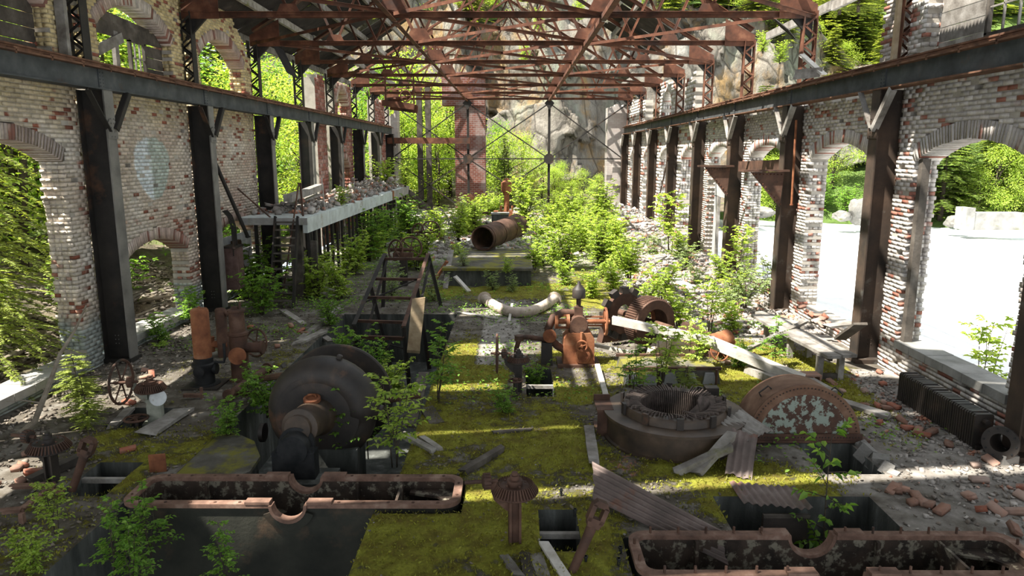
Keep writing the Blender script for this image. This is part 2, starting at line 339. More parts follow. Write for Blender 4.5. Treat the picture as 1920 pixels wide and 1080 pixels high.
def boxes(name, cs, ss, rots=None, jit=0):                   # many boxes as one mesh
    cs = np.asarray(cs, float); ss = np.asarray(ss, float); n = len(cs)
    v = BOXV[None] * ss[:, None, :]
    if jit: v = v * (1 + rng.uniform(-jit, jit, v.shape))
    if rots is not None: v = np.einsum('nij,nkj->nki', rots, v)
    v = v + cs[:, None, :]
    f = BOXF[None] + (np.arange(n) * 8)[:, None, None]
    return npmesh(name, v.reshape(-1, 3), f.reshape(-1, 4))
def randrots(n, tilt=.5):
    a = rng.uniform(0, 2 * PI, n); b = rng.normal(0, tilt, n); c = rng.normal(0, tilt, n)
    o = np.zeros((n, 3, 3))
    ca, sa, cb, sb, cc, s_ = np.cos(a), np.sin(a), np.cos(b), np.sin(b), np.cos(c), np.sin(c)
    Rz = np.zeros((n, 3, 3)); Rz[:, 0, 0] = ca; Rz[:, 0, 1] = -sa; Rz[:, 1, 0] = sa; Rz[:, 1, 1] = ca; Rz[:, 2, 2] = 1
    Rx = np.zeros((n, 3, 3)); Rx[:, 1, 1] = cb; Rx[:, 1, 2] = -sb; Rx[:, 2, 1] = sb; Rx[:, 2, 2] = cb; Rx[:, 0, 0] = 1
    Ry = np.zeros((n, 3, 3)); Ry[:, 0, 0] = cc; Ry[:, 0, 2] = s_; Ry[:, 2, 0] = -s_; Ry[:, 2, 2] = cc; Ry[:, 1, 1] = 1
    return Rz @ Rx @ Ry
ORD = ['first', 'second', 'third', 'fourth', 'fifth', 'sixth', 'seventh', 'eighth', 'ninth', 'tenth', 'eleventh', 'twelfth', 'thirteenth', 'fourteenth', 'fifteenth', 'sixteenth', 'seventeenth', 'eighteenth', 'nineteenth', 'twentieth']
# ------------------------------------------------------------ the setting: floor with its pits
def fbm(x, y, z=0., s=1., o=4):
    return noise.fractal(Vector((x * s, y * s, z)), 1.0, 2.0, o) 
XL, XR = -7.95, 7.0
PITS = [(-4.55, -1.6, 3.6, 8.27, 2.2), (-1.6, -.6, 7.45, 8.27, 1.3), (-4.3, -1.45, 8.27, 17.6, 1.25),
        (-5.45, -4.85, 7.85, 8.8, 1.0), (-6.1, -5.3, 10.0, 10.85, .7), (.27, .7, 6.68, 7.55, 1.0),
        (.2, .68, 11.4, 12.95, .9), (1.14, 5.2, 3.6, 6.95, 1.6), (2.35, 4.2, 6.95, 7.88, 1.6), (3.95, 4.7, 8.48, 9.45, 1.3)]
def mosslevel(x, y):
    m = .12
    for cx, cy, rx, ry, a in ((-.2, 8, 1.6, 3.2, .62), (-.9, 12, .8, 3.5, .6), (1.2, 12.6, 1.0, 1.6, .55), (2.6, 8.1, 1.4, .9, .6),
                              (4.5, 12.6, 1.7, 2.4, .66), (-.6, 20.5, 2.2, 1.6, .65), (1.8, 22, 2, 4, .55), (1.6, 18, 1.2, 2, .4), (5.6, 9.9, .7, .8, .35),
                              (-5.0, 7.0, .7, 1.6, .55), (-5.0, 9.4, 1.1, .8, .45), (-5.2, 13.6, 1.4, 1.8, .32), (-.6, 5.2, 1.5, 1.2, .6), (1.0, 5.6, .6, 1.5, .5)):
        d = ((x - cx) / rx) ** 2 + ((y - cy) / ry) ** 2
        m = max(m, a * min(1, max(0, 1.7 - d)))
    if -.75 < x < .15 and 13.2 < y < 19: m *= .25
    return m + .3 * fbm(x, y, 3.3, .7, 4) * (1 if m > .2 else .6)
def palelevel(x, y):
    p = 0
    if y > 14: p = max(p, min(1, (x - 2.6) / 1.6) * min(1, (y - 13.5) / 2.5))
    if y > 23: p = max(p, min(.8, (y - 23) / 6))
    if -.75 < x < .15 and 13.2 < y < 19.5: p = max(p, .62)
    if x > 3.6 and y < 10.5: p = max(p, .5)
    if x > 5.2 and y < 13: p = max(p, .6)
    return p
def floor_z(x, y):
    z = .012 * fbm(x, y, 0, 1.1, 3)
    if y > 19 and x > 3.4:                                   # rubble heaped along the right wall
        z += .35 * min(1, (x - 3.4) / 2.5) * min(1, (y - 19) / 3) * (.7 + .5 * fbm(x, y, 7, .6, 3))
    if y > 28: z += .55 * min(1, (y - 28) / 7) * (.7 + .6 * fbm(x, y, 5, .4, 3))
    return z
def in_pit(x, y):
    for a, b, c, d, h in PITS:
        if a < x < b and c < y < d: return h
    return 0
def build_floor():
    xs = sorted(set([round(v, 3) for v in np.arange(XL, XR + .01, .115)] + [v for p in PITS for v in p[:2]] + [XR]))
    ys = sorted(set([round(v, 3) for v in np.arange(3.6, 17, .115)] + [round(v, 3) for v in np.arange(17, 47.1, .24)] + [v for p in PITS for v in p[2:4]]))
    nx, ny = len(xs), len(ys)
    lev = {}
    for i in range(nx - 1):
        for j in range(ny - 1): lev[i, j] = in_pit((xs[i] + xs[i + 1]) / 2, (ys[j] + ys[j + 1]) / 2)
    V = []; col = []
    for i, x in enumerate(xs):
        for j, y in enumerate(ys):
            near = any(lev.get((i + a, j + b), 0) for a in (-1, 0) for b in (-1, 0))
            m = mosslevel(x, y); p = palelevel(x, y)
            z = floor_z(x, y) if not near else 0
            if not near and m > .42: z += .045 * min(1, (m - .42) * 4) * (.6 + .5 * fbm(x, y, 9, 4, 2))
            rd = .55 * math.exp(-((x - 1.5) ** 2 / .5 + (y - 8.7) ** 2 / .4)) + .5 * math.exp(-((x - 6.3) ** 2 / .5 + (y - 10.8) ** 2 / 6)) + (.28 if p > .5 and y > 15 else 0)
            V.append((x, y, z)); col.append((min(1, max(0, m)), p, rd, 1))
    F = []; W = MB()
    for (i, j), h in lev.items():
        a = i * ny + j
        if not h: F.append((a, a + ny, a + ny + 1, a + 1))
        else:
            W.add([(xs[i], ys[j], -h), (xs[i + 1], ys[j], -h), (xs[i + 1], ys[j + 1], -h), (xs[i], ys[j + 1], -h)], [(0, 1, 2, 3)])
        for di, dj, e in ((1, 0, ((xs[i + 1], ys[j]), (xs[i + 1], ys[j + 1]))), (0, 1, ((xs[i], ys[j + 1]), (xs[i + 1], ys[j + 1])))):
            g = lev.get((i + di, j + dj))
            if g is not None and g != h:
                (x0, y0), (x1, y1) = e
                W.add([(x0, y0, -h), (x1, y1, -h), (x1, y1, -g), (x0, y0, -g)], [(0, 1, 2, 3)])
    me = npmesh('floor', V, F)
    at = me.color_attributes.new('moss', 'FLOAT_COLOR', 'POINT'); at.data.foreach_set('color', np.array(col, np.float32).ravel())
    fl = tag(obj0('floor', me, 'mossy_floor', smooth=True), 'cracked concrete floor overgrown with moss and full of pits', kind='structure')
    me = bpy.data.meshes.new('pit_lining'); me.from_pydata(W.v, [], W.f); me.update()
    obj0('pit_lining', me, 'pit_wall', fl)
    return fl
floor = build_floor()

# ------------------------------------------------------------ brick walls along the building
COLY = [9 + 4.5 * k for k in range(9)]                     # column lines; the second is the first one in view
unit = boxes('brick', [(0, 0, 0)], [(1, 1, 1)])
class Arch:
    def __init__(s, yc, hw, sill, spring, crown, ring=.25, jag=.02):
        s.yc, s.hw, s.sill, s.spring, s.crown, s.ring, s.jag = yc, hw, sill, spring, crown, ring, jag
        r = crown - spring; s.R = (hw * hw + r * r) / (2 * r); s.cz = crown - s.R; s.a0 = math.asin(hw / s.R)
    def cut(s, z):                                            # the stretch of a course that the opening and its ring take
        if z < s.sill: return None
        if z < s.spring: return (s.yc - s.hw, s.yc + s.hw)
        dz = z - s.cz; q = (s.R + s.ring) ** 2 - dz * dz
        if q <= 0: return None
        h = min(math.sqrt(q), dz * math.tan(s.a0))
        return (s.yc - h, s.yc + h)
def brick_wall(name, X, inward, segs, archs, ztop, zbase, mat, label, thick=.45, parts=300, holes=.006, slots=True, bl=.205, bh=.065, amat='brick_arch'):
    root = bpy.data.objects.new(name, None); C.objects.link(root); tag(root, label, kind='structure')
    B = []; core = MB(); j = .012; course = 0
    def put(y0, y1, z, d0, d1): B.append((X - inward * (d0 + d1) / 2, (y0 + y1) / 2, z + bh / 2, d1 - d0, y1 - y0, bh))
    z = zbase
    while z < 9.2:
        off = (bl + j) / 2 if course % 2 else 0
        cuts = [c for c in (a.cut(z + bh / 2) for a in archs) if c]
        if slots: cuts = cuts + [(y - .17, y + .17) for y in COLY]
        for s0, s1 in segs:
            y = s0 - off; run = None
            while y < s1:
                spans = [(max(y, s0), min(y + bl, s1))]
                touch = 0
                for c0, c1 in cuts:
                    e = random.uniform(-.03, .03)
                    ns = []
                    for a, b in spans:
                        if b <= c0 + e or a >= c1 + e: ns.append((a, b)); continue
                        if a < c0 - .06: ns.append((a, c0 + e)); touch = 1
                        if b > c1 + .06: ns.append((c1 + e, b)); touch = 2
                    spans = ns
                top = ztop(y + bl / 2)
                keep = [(a, b) for a, b in spans if b - a > .04 and z < top + random.uniform(-.1, .1)]
                if random.random() < holes: keep2 = []
                else: keep2 = keep
                for a, b in keep2:
                    d = random.gauss(0, .004) + (random.random() < .02) * .03
                    put(a, b, z, d, .1 + d)
                    if touch:
                        e0 = .11
                        while e0 < thick - .05:
                            q = random.uniform(-.02, .02) + (.015 if course % 2 else -.015)
                            put(a + (q if touch == 2 else 0), b + (q if touch == 1 else 0), z, e0, min(e0 + .1, thick)); e0 += .112
                for a, b in keep:
                    a2 = min(a + .035, b) if touch == 2 else a - .006; b2 = max(b - .035, a2) if touch == 1 else b + .006
                    if keep2: core.b2((X - inward * .012, a2, z - j), (X - inward * .1, b2, z + bh))
                    core.b2((X - inward * .1, a2, z - j), (X - inward * (thick - .012), b2, z + bh))
                y += bl + j
        z += bh + j; course += 1
    # rings of bricks on edge
    A = []
    for a in archs:
        n = max(9, int(2 * a.a0 * (a.R + a.ring / 2) / .078)); rz = ztop(a.yc)
        if a.crown > rz: continue
        for i in range(n):
            t = -a.a0 + 2 * a.a0 * (i + .5) / n
            rr = a.R + a.ring / 2 + random.gauss(0, .004)
            A.append((X - inward * (thick / 2 + random.gauss(0, .004)), a.yc + rr * math.sin(t), a.cz + rr * math.cos(t), thick, .066, a.ring, t))
    # the largest as pieces of their own, the rest as one part
    def size(b): return (b[0] ** 2 + b[1] ** 2 + (b[2] - CAMZ) ** 2) ** .5 / math.sqrt(max(.02, b[4] * b[5])) + (0 if inframe(b[:3]) else 999)
    allb = sorted([(*b, 0.) for b in B] + A, key=size)
    bm_ = unit.copy(); bm_.materials.append(M[mat]); ba_ = unit.copy(); ba_.materials.append(M[amat])
    for b in allb[:parts]:
        inst('brick', ba_ if b[6] else bm_, root, b[:3], (-b[6], 0, 0) if b[6] else (0, 0, 0), b[3:6])
    for nm_, mt_, rest in (('brickwork', mat, [b for b in allb[parts:] if not b[6]]), ('arch_rings', amat, [b for b in allb[parts:] if b[6]])):
        if not rest: continue
        rot = np.zeros((len(rest), 3, 3)); t = np.array([-b[6] for b in rest])
        rot[:, 0, 0] = 1; rot[:, 1, 1] = np.cos(t); rot[:, 1, 2] = -np.sin(t); rot[:, 2, 1] = np.sin(t); rot[:, 2, 2] = np.cos(t)
        obj0(nm_, boxes(nm_, [b[:3] for b in rest], [b[3:6] for b in rest], rot, .03), mt_, root, kind='stuff')
    me = bpy.data.meshes.new('mortar'); me.from_pydata(core.v, [], core.f); me.update()
    obj0('mortar_core', me, 'mortar', root)
    return root
MID = [11.25 + 4.5 * k for k in range(8)]
la = [Arch(MID[0], 1.5, .2, 3.85, 4.22), Arch(MID[1], 1.5, .2, 1.72, 2.12), Arch(MID[2], 1.5, .2, 1.72, 2.1),
      Arch(MID[0], 1.5, 5.62, 6.42, 7.0), Arch(MID[1], 1.5, 5.62, 6.42, 7.0), Arch(MID[2], 1.5, 5.62, 6.42, 7.0)]
def ltop(y): return 7.75 + .25 * fbm(y, 1, 0, .9, 3) if y < 21 else 7.6 - (y - 21) * .5 + .5 * fbm(y, 2, 0, 1.3, 3)
brick_wall('wall_left', XL, 1, [(3.6, 22.4)], la + [Arch(6.75, 1.5, .2, 3.85, 4.22)], ltop, -.05, 'brick_left', 'yellowed brick side wall with arched window openings')
def l2top(y): return 7.0 + .3 * fbm(y, 4, 0, 2, 3)
brick_wall('wall_left_far', XL, 1, [(29.4, 30.9), (32.2, 36.2), (41.8, 45.2)], [Arch(34.1, 1.1, 5.2, 6.2, 6.9), Arch(34.1, .9, 1.6, 3.3, 3.75)], l2top, .2, 'brick_red', 'broken red brick piers standing beyond the end of the left wall', parts=0, bl=.41, bh=.142)
ra = [Arch(MID[0], 1.5, .52, 3.85, 4.22, .28), Arch(MID[0], 1.55, 5.6, 9, 9.3)] + [Arch(MID[k], 1.5, .35, 3.85, 4.22, .28) for k in (1, 2, 3)]
def rtop(y): return 8.6 if y < 14.3 else 5.14
brick_wall('wall_right', XR, -1, [(3.6, 26.9)], ra + [Arch(6.75, 1.5, .52, 3.85, 4.22, .28)], rtop, -.05, 'brick_right', 'whitewashed brick side wall with tall arched openings', holes=.02, amat='brick_right')
ra2 = [Arch(MID[k], 1.35, .6, 3.7, 4.15, .28) for k in (4, 5, 6, 7)]
def r2top(y):
    if 28.7 < y < 30.2: return 6.9 + .5 * fbm(y, 1, 0, 2, 2)
    if 32.2 < y < 35.5: return 7.1
    if y > 39.5: return 6.8 + .6 * fbm(y, 1, 0, 1, 2)
    return 5.14
brick_wall('wall_right_far', XR, -1, [(27.0, 45.3)], ra2 + [Arch(33.9, .9, 5.6, 6.3, 6.8)], r2top, .2, 'brick_right', 'far stretch of the whitewashed right wall with broken upper piers', parts=0, bl=.41, bh=.142, holes=.02, amat='brick_right')

# window sills and sash windows
def sill(name, X0, X1, y0, y1, z, label):
    m = MB(); n = int((y1 - y0) / .5)
    r = bpy.data.objects.new(name, None); C.objects.link(r); tag(r, label, kind='structure')
    for i in range(n):
        a = y0 + (y1 - y0) * i / n; b = y0 + (y1 - y0) * (i + 1) / n - .012
        m = MB(); m.box(((X0 + X1) / 2, (a + b) / 2, z + random.uniform(-.008, .008)), (abs(X1 - X0), b - a, .14), eul(random.uniform(-1, 1), 0, 0))
        m.build('sill_stone', 'concrete', r)
sill('trim_1', XL - .5, XL + .08, 9.7, 12.74, .2, 'stone sill of the big near left window')
sill('trim_2', XL - .5, XL + .08, 14.3, 17.2, .2, 'stone sill of the low arched left window')
sill('trim_3', XR - .04, XR + .45, 9.7, 12.74, .56, 'stone sill of the near right window')
def upper_window(name, X, inward, yc, kind, label):
    r = bpy.data.objects.new(name, None); C.objects.link(r); tag(r, label, kind='structure')
    xm = X - inward * .25
    def board(y0, z0, y1, z1, h, th=.04, mat='wood_dark', nm='board', dx=0):
        m = MB(); m.bar((xm + dx, y0, z0), (xm + dx, y1, z1), th, h, (1, 0, 0)) if False else m.box((xm + dx, (y0 + y1) / 2, (z0 + z1) / 2), (th, math.hypot(y1 - y0, z1 - z0), h), Matrix.Rotation(math.atan2(z1 - z0, y1 - y0), 3, 'X'))
        m.build(nm, mat, r)
    def sash(y0, y1, z0, z1, ny, nz):
        m = MB()
        for y in (y0, y1): m.box((xm, y, (z0 + z1) / 2), (.07, .06, z1 - z0))
        for z in (z0, z1): m.box((xm, (y0 + y1) / 2, z), (.07, y1 - y0 + .06, .06))
        f = m.build('sash', 'wood_dark', r); m = MB()
        for i in range(1, ny): m.box((xm, y0 + (y1 - y0) * i / ny, (z0 + z1) / 2), (.035, .022, z1 - z0))
        for i in range(1, nz): m.box((xm, (y0 + y1) / 2, z0 + (z1 - z0) * i / nz), (.035, y1 - y0, .022))
        m.build('glazing_bars', 'wood_grey', f)
        return f
    if kind == 'A':
        for i in range(5): board(yc + .55, 5.72 + .24 * i, yc + 1.5, 5.72 + .24 * i, .225)
        board(yc - 1.5, 5.7, yc + .5, 5.7, .2); sash(yc - .5, yc + .45, 5.85, 6.9, 3, 3)
    if kind == 'B':
        board(yc - 1.5, 6.45, yc + 1.5, 6.52, .26); board(yc - 1.25, 6.75, yc + 1.1, 6.62, .2, dx=-.05)
        for i in range(3): board(yc + .75, 5.74 + .24 * i, yc + 1.5, 5.74 + .24 * i, .225)
        board(yc - .6, 5.7, yc - .58, 6.4, .12, nm='post') if False else None
        m = MB(); m.box((xm, yc - .45, 6.05), (.08, .14, .8)); m.build('window_post', 'wood_grey', r)
        board(yc - 1.3, 5.95, yc - .3, 6.35, .2, mat='wood_grey', dx=.08)
        sash(yc + .12, yc + .72, 5.66, 6.36, 3, 2); board(yc - 1.5, 5.62, yc + 1.5, 5.62, .1)
    if kind == 'R':
        for i in range(9): board(yc + .35, 5.72 + .24 * i, yc + 1.53, 5.72 + .24 * i, .226, mat='wood_grey')
        f = sash(yc - 1.1, yc + .28, 5.78, 7.4, 4, 4)
        for i in range(2):
            m = MB(); m.box((xm, yc - .9 + .35 * i, 6.9), (.008, .33, .36)); m.build('pane', 'old_glass', r)
upper_window('window_1', XL, 1, MID[0], 'A', 'near upper left window half boarded with grey planks')
upper_window('window_2', XL, 1, MID[1], 'B', 'upper left arched window with slipped boards and a leaning plank')
upper_window('window_3', XR, -1, MID[0], 'R', 'upper right window with a sash beside grey boards')
# boarded arch on the right wall with a lunette and a doorway
r = bpy.data.objects.new('window_4', None); C.objects.link(r); tag(r, 'plastered infill of the fourth right arch with lunette and doorway', kind='structure')
m = MB(); m.box((XR + .3, MID[3] - .0, 2.95), (.06, 2.9, .95)); m.box((XR + .3, MID[3] - 1.1, 1.3), (.06, .7, 2.4)); m.box((XR + .3, MID[3] + 1.2, 1.3), (.06, .5, 2.4))
m.build('infill_board', 'board_pale', r)
m = MB()
for y in (-.7, -.1, .9): m.box((XR + .28, MID[3] + y, 1.3), (.1, .1, 2.4))
m.build('door_post', 'wood_grey', r)

# ------------------------------------------------------------ far brick piers of the open end
def farbrick(name, a, b, mort):
    t = T(name)
    mp = t.n('Mapping', {'Vector': t.P(), 'Rotation': (PI / 2, 0, 0)}).outputs[0]
    br = t.n('TexBrick', {'Vector': mp, 'Color1': (*a, 1), 'Color2': (*b, 1), 'Mortar': (*mort, 1), 'Scale': 1, 'Mortar Size': .012, 'Brick Width': .3, 'Row Height': .12, 'Bias': -.1})
    col = t.mix(t.ramp(t.noise(.7, 5), [(.5, 0.), (.66, .7)]), br.outputs[0], (.33, .30, .28))
    M[name] = t.out(col, .95, 0, t.noise(12, 5), .5, .02, .15)
farbrick('brick_far', (.20, .075, .055), (.14, .05, .037), (.26, .21, .19))
farbrick('brick_far_grey', (.46, .42, .39), (.40, .34, .31), (.36, .33, .3))
def far_pier(name, x0, x1, y0, y1, z, mat, label, steps=()):
    r = thing(name, label, 'pier', ((x0 + x1) / 2, y0, 0)); m = MB()
    n = 5
    for i in range(n):
        a = x0 + (x1 - x0) * i / n; b = x0 + (x1 - x0) * (i + 1) / n
        m.b2((a - r.location.x, 0, 0), (b - r.location.x, y1 - y0, z + random.uniform(-.5, .3)))
    m.build('shaft', mat, r)
    for (a, b, z0, z1) in steps:
        m = MB(); m.b2((a - r.location.x, -.12, z0), (b - r.location.x, y1 - y0, z1)); m.build('corbel', mat, r)
far_pier('brick_pier', -3.75, -1.85, 45.7, 46.8, 8.6, 'brick_far', 'tall red brick pier standing in the middle of the open end', [(-4.5, -1.85, 6.9, 8.9)])
far_pier('brick_pier', 5.75, 6.95, 45.35, 46.4, 7.1, 'brick_far_grey', 'grey brick pier at the right end of the open end frame', [(6.1, 6.9, 2, 3.5)])
far_pier('brick_pier', -8.3, -7.25, 45.3, 46.2, 6.6, 'brick_far_grey', 'pale brick pier behind the left end of the end frame')

# ------------------------------------------------------------ steel columns
def column(side, k):
    y = COLY[k]; left = side < 0
    xi = -7.45 if left else 6.6; s = -1 if left else 1
    nm = 'left' if left else 'right'
    r = thing('steel_column', '%s steel column from the camera along the %s wall' % (ORD[k - 1] if k else 'hidden near', nm), 'column', (xi, y, 0), group='columns of the %s wall' % nm)
    web = 'steel' if left else 'column_rust'; fl = 'flange_pale' if left else 'column_rust'
    h = 5.13
    m = MB(); m.box((s * .25, 0, h / 2), (.48, .03, h)); m.build('web', web, r)
    m = MB(); m.box((s * .013, 0, h / 2), (.026, .3, h)); m.build('inner_flange', fl, r)
    m = MB(); m.box((s * .49, 0, h / 2), (.026, .3, h)); m.build('outer_flange', web, r)
    for d in (-1, 1):
        m = MB(); m.angle((-s * .02, d * .07, 4.42), (-s * .02, d * .62, 5.1), .1, .02, (1, 0, 0), d); m.build('brace', web if left else 'wood_grey', r)
    m = MB()
    m.prism([(-.16, -.16), (.16, -.16), (.16, .1), (.07, .2), (-.07, .2), (-.16, .1)], .02, eul(90, 0, 90), (-s * .012, 0, 4.42)); m.build('gusset_plate', fl, r)
    m = MB(); m.box((s * .25, 0, .04), (.56, .4, .08)); m.build('base_plate', web, r)
    if k < 6:
        m = MB()
        for z in np.arange(4.3, 4.62, .08):
            for q in (-.05, .05): m.lathe([(.016, 0), (.012, .012), (0, .014)], 6, (-s * .025, q, z), eul(0, 90 * -s, 0))
        for z in (.35, .43, .51):
            for q in (.18, .22): m.lathe([(.012, 0), (0, .012)], 6, (s * q * 1.5, -.016, z), eul(90, 0, 0))
        m.build('rivets', fl, r, kind='stuff')
    # upper laced column
    xo = s * .45
    if left or k >= 2 or k <= 1:
        m = MB()
        for q in (-.15, .15): m.box((xo + q, 0, 6.45), (.02, .24, 1.75))
        m.build('upper_channel', 'steel' if left else 'truss_rust', r)
        m = MB(); n = 7
        for i in range(n):
            a = (-1) ** i
            for yy in (-.125, .125): m.bar((xo - .14 * a, yy, 5.6 + 1.6 * i / n), (xo + .14 * a, yy, 5.6 + 1.6 * (i + 1) / n), .045, .012, (0, 1, 0))
        m.build('lacing', 'steel' if left else 'truss_rust', r)
for side in (-1, 1):
    for k in range(0, 9): column(side, k)

# ------------------------------------------------------------ crane girders
def girder(side):
    left = side < 0; s = -1 if left else 1; x0 = -7.43 if left else 6.58; nm = 'left' if left else 'right'
    r = thing('crane_girder', 'long riveted crane girder with rusty rail above the %s wall columns' % nm, 'girder', (x0, 5, 5.13))
    for k in range(0, 8):
        a = COLY[k] - 5 if k else 0.5; b = COLY[k + 1] - 5
        m = MB(); m.box((s * .15, (a + b) / 2, .2), (.025, b - a - .02, .36)); m.build('web_plate', 'girder', r)
        m = MB(); m.box((s * .13, a, .2), (.03, .16, .34)); m.build('splice_plate', 'girder', r)
        m = MB(); m.box((s * .15, (a + b) / 2, .012), (.3, b - a - .004, .024)); m.build('bottom_flange', 'girder' if left else 'rail_rust', r)
        m = MB(); m.box((s * .15, (a + b) / 2, .385), (.3, b - a - .004, .03)); m.build('top_flange', 'rail_rust', r)
    for k in range(0, 8):
        a = .5 + 5 * k * .98; b = a + 4.88
        m = MB(); m.prism([(-.055, 0), (.055, 0), (.055, .012), (.014, .025), (.014, .065), (.03, .072), (.03, .1), (-.03, .1), (-.03, .072), (-.014, .065), (-.014, .025), (-.055, .012)], b - a, eul(90, 0, 0), (s * .15, (a + b) / 2, .4)); m.build('rail', 'rail_rust', r)
    clip = MB(); clip.box((0, 0, .012), (.11, .09, .024)).box((-s * .05, 0, -.03), (.02, .03, .09)); cm = bpy.data.meshes.new('rail_clip'); cm.from_pydata(clip.v, [], clip.f); cm.materials.append(M['rail_rust'])
    for i in range(46): inst('rail_clip', cm, r, (s * .06, 1.0 + .85 * i, .41))
    m = MB()
    for k in range(1, 5):
        for q in (-.05, .05):
            for z in (.07, .13, .19, .25, .31): m.lathe([(.014, 0), (.01, .01), (0, .012)], 6, (s * .113, COLY[k] - 5 + q, z), eul(0, -90 * s, 0))
    m.build('rivets', 'girder', r, kind='stuff')
girder(-1); girder(1)

# ------------------------------------------------------------ roof trusses
TX0, TX1, TZ = -7.9, 7.13, 7.25
APX, APZ = (TX0 + TX1) / 2, 12.1
def rz(x): return 7.62 + (APZ - 7.62) * (x - TX0) / (APX - TX0) if x < APX else 7.62 + (APZ - 7.62) * (TX1 - x) / (TX1 - APX)
def truss(k):
    y = COLY[k]
    nm = (ORD[k - 2] + ' rusty roof truss counted from the camera') if k >= 2 else ('rusty roof truss overhead, ' + ('just ahead of' if k else 'beside') + ' the camera')
    r = thing('roof_truss', nm, 'truss', (APX, y, TZ), group='roof trusses')
    def P(x, z): return Vector((x - APX, 0, z - TZ))
    hw = (TX1 - TX0) / 2; B2 = hw / 3; B1 = hw * 2 / 3
    for d in (-.06, .06):
        m = MB(); m.angle(P(TX0, TZ) + Vector((0, d, 0)), P(TX1, TZ) + Vector((0, d, 0)), .11, .016, (0, 0, 1) , 1); m.build('bottom_chord', 'truss_rust', r)
    def mem(nm_, a, b, w_=.07):
        m = MB(); m.angle(a, b, w_, .014, (0, 1, 0)); m.build(nm_, 'truss_rust', r)
    for s in (-1, 1):
        xe = APX + s * hw
        for d in (-.05, .05):
            m = MB(); m.angle(P(xe, 7.62) + Vector((0, d, 0)), P(APX, APZ) + Vector((0, d, 0)), .1, .016, (0, 1, 0)); m.build('top_chord', 'truss_rust', r)
        x1, x2, x3 = APX + s * hw * .75, APX + s * hw * .5, APX + s * hw * .25
        b1, b2 = APX + s * B1, APX + s * B2
        mem('diagonal', P(b1, TZ), P(x1, rz(x1))); mem('diagonal', P(b1, TZ), P(x2, rz(x2)))
        mem('diagonal', P(b2, TZ), P(x2, rz(x2)), .085); mem('tie', P(b2, TZ), P(APX, APZ), .08)
        q = (P(b2, TZ) + P(APX, APZ)) / 2
        mem('diagonal', q, P(x2, rz(x2)), .06); mem('diagonal', q, P(x3, rz(x3)), .06)
        mem('diagonal', P(b1, TZ) * .5 + P(b2, TZ) * .5, P((x1 + x2) / 2, rz((x1 + x2) / 2)), .055) if k < 5 else None
        m = MB(); m.prism([(0, -.1), (.9 * -s, -.1), (.9 * -s, .68), (0, .22)][:: s], .016, eul(90, 0, 0), P(xe, TZ) + Vector((s * .06, -.07, 0))); m.build('heel_plate', 'truss_rust', r)
        m = MB(); m.prism([(-.42, 0), (.42, 0), (.2, .42), (-.2, .42)], .016, eul(90, 0, 0), P(b2, TZ) + Vector((0, -.07, 0))); m.build('gusset_plate', 'truss_rust', r)
        m = MB(); m.prism([(-.3, 0), (.3, 0), (.18, .24), (-.18, .24)], .016, eul(90, 0, 0), P(b1, TZ) + Vector((0, -.07, 0))); m.build('gusset_plate', 'truss_rust', r)
        m = MB(); m.prism([(-.2, -.2), (.2, -.2), (.22, .12), (-.22, .12)], .016, eul(90, 0, 0), P(x2, rz(x2)) + Vector((0, -.07, -.1))); m.build('gusset_plate', 'truss_rust', r)
        m = MB(); m.bar(P(xe, TZ - .55), P(xe - s * .55, TZ), .07, .07, (0, 1, 0)); m.prism([(0, 0), (-s * .55, 0), (0, -.55)][:: s], .014, eul(90, 0, 0), P(xe, TZ - .01)); m.build('knee_plate', 'steel', r)
    if k < 6:
        m = MB()
        for x in np.arange(TX0 + .15, TX1, .36): m.lathe([(.02, 0), (.014, .014), (0, .017)], 6, P(x, TZ + .055) + Vector((0, -.075, 0)), eul(90, 0, 0))
        for s in (-1, 1):
            for i in range(-4, 5): m.lathe([(.02, 0), (.014, .014), (0, .017)], 6, P(APX + s * B2 + i * .09, TZ + .05) + Vector((0, -.08, 0)), eul(90, 0, 0))
        m.build('rivets', 'truss_rust', r, kind='stuff')
for k in range(0, 9): truss(k)
for x, lb in ((APX - (TX1 - TX0) / 6, 'left'), (APX + (TX1 - TX0) / 6, 'right')):
    r = thing('longitudinal_strut', 'long rusty angle strut tying the truss bottom chords, %s of the centre line' % lb, 'strut', (x, 5, TZ - .08))
    for k in range(8):
        m = MB(); m.angle((0, .2 + (COLY[k] - 5 if k else 0), 0), (0, COLY[k + 1] - 5, 0), .12, .018, (0, 0, 1), -1); m.build('angle_bar', 'truss_rust', r)
for k in range(1, 8):
    y0, y1 = COLY[k], COLY[k + 1]
    r = thing('roof_bracing', 'flat crossed bracing bars between the %s and next roof truss from the camera' % (ORD[k - 2] if k > 1 else 'overhead'), 'bracing', (APX, y0, TZ + .06))
    xs_ = [TX0 - APX, -(TX1 - TX0) / 6, (TX1 - TX0) / 6, TX1 - APX]
    for i in range(3):
        for a, b in ((xs_[i], xs_[i + 1]), (xs_[i + 1], xs_[i])):
            if (i != 1 and (a < b) == (k % 2 == 0)) or (random.random() < .12 and k > 3): continue
            m = MB(); m.angle((a, .05, 0), (b, y1 - y0 - .05, random.uniform(-.12, .0)), .075, .014, (0, 0, 1)); m.build('brace', 'truss_rust', r)

